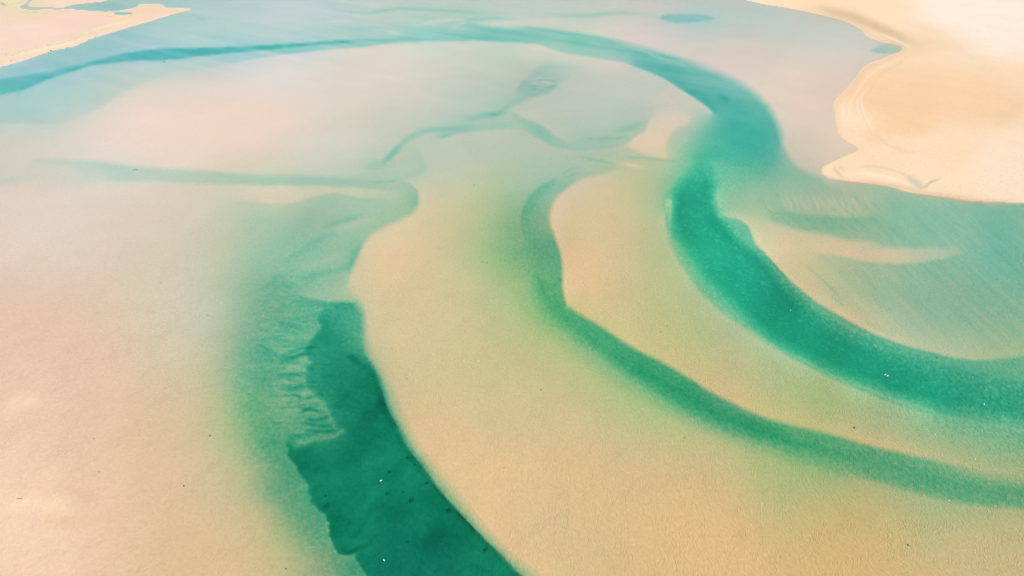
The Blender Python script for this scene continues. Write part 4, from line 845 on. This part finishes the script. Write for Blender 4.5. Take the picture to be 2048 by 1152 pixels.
stone0 = [None] * 4
for q in range(4):
    stone0[q] = link("stone", stone_mesh(q + 3), M_STONE)
STONES = [
    (368, 972, .22, "dark stone alone on the pale left flat, left of the deep channel's lower half"),
    (421, 872, .24, "dark stone on the left flat where peach sand begins to turn green"),
    (188, 878, .16, "dark stone on the peach sand flat, far left below the middle"),
    (417, 633, .2, "dark stone on the left flat level with the head of the left channel"),
    (320, 566, .16, "small dark stone on the left flat, well above the dark left channel"),
    (279, 870, .12, "tiny dark stone on the left flat, between two larger dark stones"),
    (199, 945, .12, "tiny stone on the lower left flat above the rippled pale sand"),
    (573, 1138, .2, "dark stone on the greenish shallows left of the channel at the bottom edge"),
    (1083, 780, .22, "dark stone on the broad middle sandbar below the bend of the middle stream"),
    (814, 759, .15, "small dark stone on the middle sandbar close to the left channel's bank"),
    (785, 698, .13, "tiny stone on the middle sandbar beside the head of the left channel"),
    (966, 525, .17, "left stone of the close pair in the yellow green shallows"),
    (974, 527, .17, "right stone of the close pair in the yellow green shallows"),
    (949, 370, .2, "dark stone at the top of the middle sandbar where it meets the shallows"),
    (930, 395, .16, "small dark stone just below the top of the middle sandbar"),
    (929, 417, .14, "small dark stone on the upper middle sandbar, lower of the two nearby"),
    (1323, 664, .2, "lower dark stone of two on the second sandbar between the streams"),
    (1334, 652, .17, "upper dark stone of two on the second sandbar between the streams"),
    (1353, 701, .15, "dark stone on the second sandbar, nearest to the green middle stream"),
    (1709, 856, .3, "large dark stone on the thin sand strip between the green streams at right"),
    (1816, 1090, .22, "dark stone on the wide sandbar near the bottom right corner"),
    (1009, 936, .14, "small dark stone on the middle sandbar beside the lower left channel"),
    (1875, 717, .22, "dark stone at the upper rim of the right channel beside the bank"),
    (1693, 760, .22, "dark stone on the lower rim of the right channel"),
    (1545, 363, .2, "dark stone in the teal shallows off the dry sand spit"),
    (1553, 428, .2, "dark stone in the shallows just above the crescent sandbar"),
    (652, 993, .22, "upper dark stone inside the ragged left edge of the deep left channel"),
    (657, 1006, .16, "lower dark stone inside the ragged left edge of the deep left channel"),
    (102, 102, .6, "largest dark rock at the waterline of the far left spit"),
    (22, 122, .45, "dark rock at the waterline of the far spit near the left edge"),
    (163, 89, .4, "small dark rock midway along the far left spit's waterline"),
    (178, 81, .45, "dark rock on the far left spit's waterline, third towards its tip"),
    (190, 75, .4, "dark rock on the far left spit's waterline, nearest to its tip"),
    (329, 124, .35, "dark stone in the shallows just below the far blue channel"),
]
for k, (x, y, r, lab) in enumerate(STONES):
    o = stone0[k] if k < 4 else stone0[k % 4].copy()
    if k >= 4: COL.objects.link(o)
    p = on_bed(x, y)
    o.location = p + Vector((0, 0, r * 0.3)); o.rotation_euler = (RNG.uniform(-.3, .3), RNG.uniform(-.3, .3), RNG.uniform(0, 6.28)); o.scale = (r * RNG.uniform(.9, 1.2), r, r)
    tag(o, lab, "rock" if y < 130 else "stone", "stones on the flats")


def driftwood(x, y, length, rot, lab):
    bm = bmesh.new()
    n = 9
    rg = []
    for k in range(n):
        t = k / (n - 1)
        rg.append(((length * (t - .5), 0.06 * length * math.sin(3 * t), 0.03 * length * t), length * .045 * (1 - .5 * t) * RNG.uniform(.85, 1.15), length * .04 * (1 - .5 * t), (1, .18 * math.cos(3 * t), .03)))
    loft(bm, rg, 9)
    loft(bm, [((length * .05, 0, .04), length * .022, length * .02, (.6, .7, .3)), ((length * .16, length * .14, .1), length * .015, length * .014, (.6, .7, .2)), ((length * .24, length * .25, .13), length * .006, length * .006, (.5, .8, .1))], 7)
    o = link("driftwood", bm, M_WOOD)
    p = on_bed(x, y)
    o.location = (p.x, p.y, max(p.z, -0.35) + length * .03); o.rotation_euler = (0, 0, rot)
    tag(o, lab, "driftwood", "driftwood stranded on the flats")


driftwood(271, 340, 2.2, 0.5, "dark driftwood branch lying in the pale green stream at left")
driftwood(40, 999, 1.4, -0.1, "thin dark driftwood stick on the pale rippled sand at lower left")
driftwood(1371, 877, 0.9, 1.3, "short dark stick on the middle sandbar near the green stream")
driftwood(135, 96, 3.0, 0.4, "dark driftwood log on the beach of the far left spit")


def weed_mesh(seed):
    rn = random.Random(seed)
    bm = bmesh.new()
    bmesh.ops.create_uvsphere(bm, u_segments=20, v_segments=8, radius=1.0, matrix=Matrix.Diagonal((.85, .6, .07, 1)))   # the matted holdfasts
    for v in bm.verts:
        v.co.x *= 1 + .2 * math.sin(4 * v.co.y * 5 + seed); v.co.y *= 1 + .2 * math.cos(5 * v.co.x * 3 + seed)
    for _ in range(150):
        a = rn.uniform(0, 6.283); rr = abs(rn.gauss(0, .5))
        x, y = rr * math.cos(a), rr * math.sin(a) * .7
        d = rn.gauss(0.4, 0.9); ln = rn.uniform(.25, .6); w = rn.uniform(.03, .07)
        u = Vector((math.cos(d), math.sin(d), 0)); n = Vector((-u.y, u.x, 0))
        b = Vector((x, y, 0.01)); h = rn.uniform(.1, .32)
        pts = [b, b + u * ln * .5 + Vector((0, 0, h)), b + u * ln + Vector((0, 0, h * .6))]
        prev = None
        for q, p in enumerate(pts):
            ww = w * (1, .9, .25)[q]
            e = [bm.verts.new(p + n * ww), bm.verts.new(p - n * ww)]
            if prev: bm.faces.new((prev[0], prev[1], e[1], e[0]))
            prev = e
    return bm


weed0 = [link("seaweed_clump", weed_mesh(5 + q), M_WEED) for q in range(3)]
WEEDS = [
    (779, 944, 1.1, "dark seaweed clump on the channel floor right of the upper white gull"),
    (775, 988, .9, "dark seaweed clump on the channel floor below the upper white gull"),
    (823, 1002, 1.3, "largest dark seaweed clump in the middle of the left channel"),
    (854, 967, .9, "dark seaweed clump against the right bank of the left channel, halfway down"),
    (896, 1022, 1.2, "dark seaweed clump at the right bank foot below the channel's middle"),
    (970, 1101, .9, "dark seaweed clump at the right bank foot, lowest of those on the bank"),
    (814, 916, .8, "dark seaweed clump at the right bank foot, highest of those on the bank"),
    (830, 931, .8, "dark seaweed clump at the right bank foot, just below the highest one"),
    (815, 1085, .8, "dark seaweed clump low in the left channel, right of the lower gull"),
    (806, 984, .6, "faint small seaweed clump left of the largest clump in the channel"),
]
for k, (x, y, r, lab) in enumerate(WEEDS):
    o = weed0[k] if k < 3 else weed0[k % 3].copy()
    if k >= 3: COL.objects.link(o)
    o.location = on_bed(x, y); o.rotation_euler = (0, 0, RNG.uniform(-.6, .6)); o.scale = (r * .62,) * 3
    tag(o, lab, "seaweed", "seaweed clumps on the channel floor")


def froth_mesh(blobs):
    """froth: many small low bubbles heaped together"""
    bm = bmesh.new(); bmesh.ops.create_icosphere(bm, subdivisions=1, radius=1.0)
    tv = np.array([v.co[:] for v in bm.verts]); tf = np.array([[v.index for v in f.verts] for f in bm.faces]); bm.free()
    B = np.array(blobs)
    V = tv[None] * (B[:, 2][:, None, None] * np.array([1, 1, .35])) + np.concatenate([B[:, :2], np.zeros((len(B), 1))], 1)[:, None, :]
    F = tf[None] + (np.arange(len(B)) * len(tv))[:, None, None]
    me = bpy.data.meshes.new("foam"); me.from_pydata(V.reshape(-1, 3).tolist(), [], F.reshape(-1, 3).tolist()); me.update()
    return me


def foam_sheet(ln, wd, seed):
    """one ragged lumpy raft of froth"""
    bm = bmesh.new(); rings = []
    for k in range(1, 6):
        t = k / 5
        row = []
        for m in range(28):
            a = m / 28 * 2 * math.pi
            r = t * (0.75 + 0.25 * math.sin(3 * a + seed) + 0.18 * math.sin(7 * a - seed))
            row.append(bm.verts.new((ln * r * math.cos(a), wd * r * math.sin(a), (0.03 + 0.012 * math.sin(9 * a + 5 * k)) * (1 - t * t))))
        rings.append(row)
    c = bm.verts.new((0, 0, .035))
    for m in range(28):
        bm.faces.new((c, rings[0][m], rings[0][(m + 1) % 28]))
        for k in range(4):
            bm.faces.new((rings[k][m], rings[k + 1][m], rings[k + 1][(m + 1) % 28], rings[k][(m + 1) % 28]))
    return bm


for x, y, ln, wd, rot, lab in ((957, 722, .7, .25, .2, "small white foam patch on the middle sandbar"),
                               (1134, 582, 1.6, .12, 1.35, "white foam line along the sandbar's edge at the middle stream's bend"),
                               (1898, 1001, .8, .12, .3, "white foam fleck on the lower rim of the middle stream at right")):
    o = link("foam_patch", foam_sheet(ln * .45, wd * .5, x), M_FOAM)
    o.location = on_level(x, y, 0.004); o.rotation_euler = (0, 0, rot)
    tag(o, lab, "foam")

# surf of the open sea behind the spit, top right
bl = []
for pts in ([(1996, 2), (2012, 6), (2030, 10), (2050, 16), (2080, 24), (2140, 38)], [(2030, 1), (2042, 6), (2060, 11), (2100, 20)], [(2040, -6), (2070, 2), (2120, 12)], [(2000, -12), (2040, -16), (2100, -8)], [(2070, -14), (2140, 0)]):
    for q in catmull(pts, 0.35):
        p = on_level(q[0], q[1])
        for _ in range(4):
            bl.append((p.x + RNG.gauss(0, 1.6), p.y + RNG.gauss(0, 2.6), RNG.uniform(.25, .9)))
o = bpy.data.objects.new("surf_foam", froth_mesh(bl)); COL.objects.link(o); o.data.materials.append(M_FOAM)
tag(o, kind="stuff")

# grass on the crest of the far spit
bm = bmesh.new()


def tuft(p, h):
    for _ in range(5):
        a = RNG.uniform(0, 6.283); ln = h * RNG.uniform(.5, 1.0)
        u = Vector((math.cos(a), math.sin(a), 0)); n = Vector((-u.y, u.x, 0)) * h * .16
        b = p + u * h * .15
        v = [bm.verts.new(b + n), bm.verts.new(b - n), bm.verts.new(b + u * ln * .5 + Vector((0, 0, ln)) - n * .4), bm.verts.new(b + u * ln * .5 + Vector((0, 0, ln)) + n * .4)]
        bm.faces.new(v)


for pts, n, spread in (([(95, 93), (130, 84), (165, 73), (200, 61), (228, 51)], 170, 2.2), ([(196, 26), (215, 32), (240, 34), (262, 33), (285, 24)], 80, 1.6), ([(0, 4), (20, 9), (45, 5)], 60, 2.0), ([(35, 22), (60, 24), (110, 23), (190, 24)], 70, 1.2),
                       ([(0, 112), (50, 103), (90, 94)], 60, 2.5), ([(130, 4), (170, 2), (210, -3)], 40, 1.5)):
    q = catmull(pts)
    for _ in range(n):
        c = q[RNG.randrange(len(q))]
        p = on_bed(c[0] + RNG.gauss(0, spread * 2), c[1] + RNG.gauss(0, spread * .7))
        if p.z > 0.1: tuft(p, RNG.uniform(.2, .55))
o = link("dune_grass", bm, M_GRASS)
tag(o, kind="stuff")
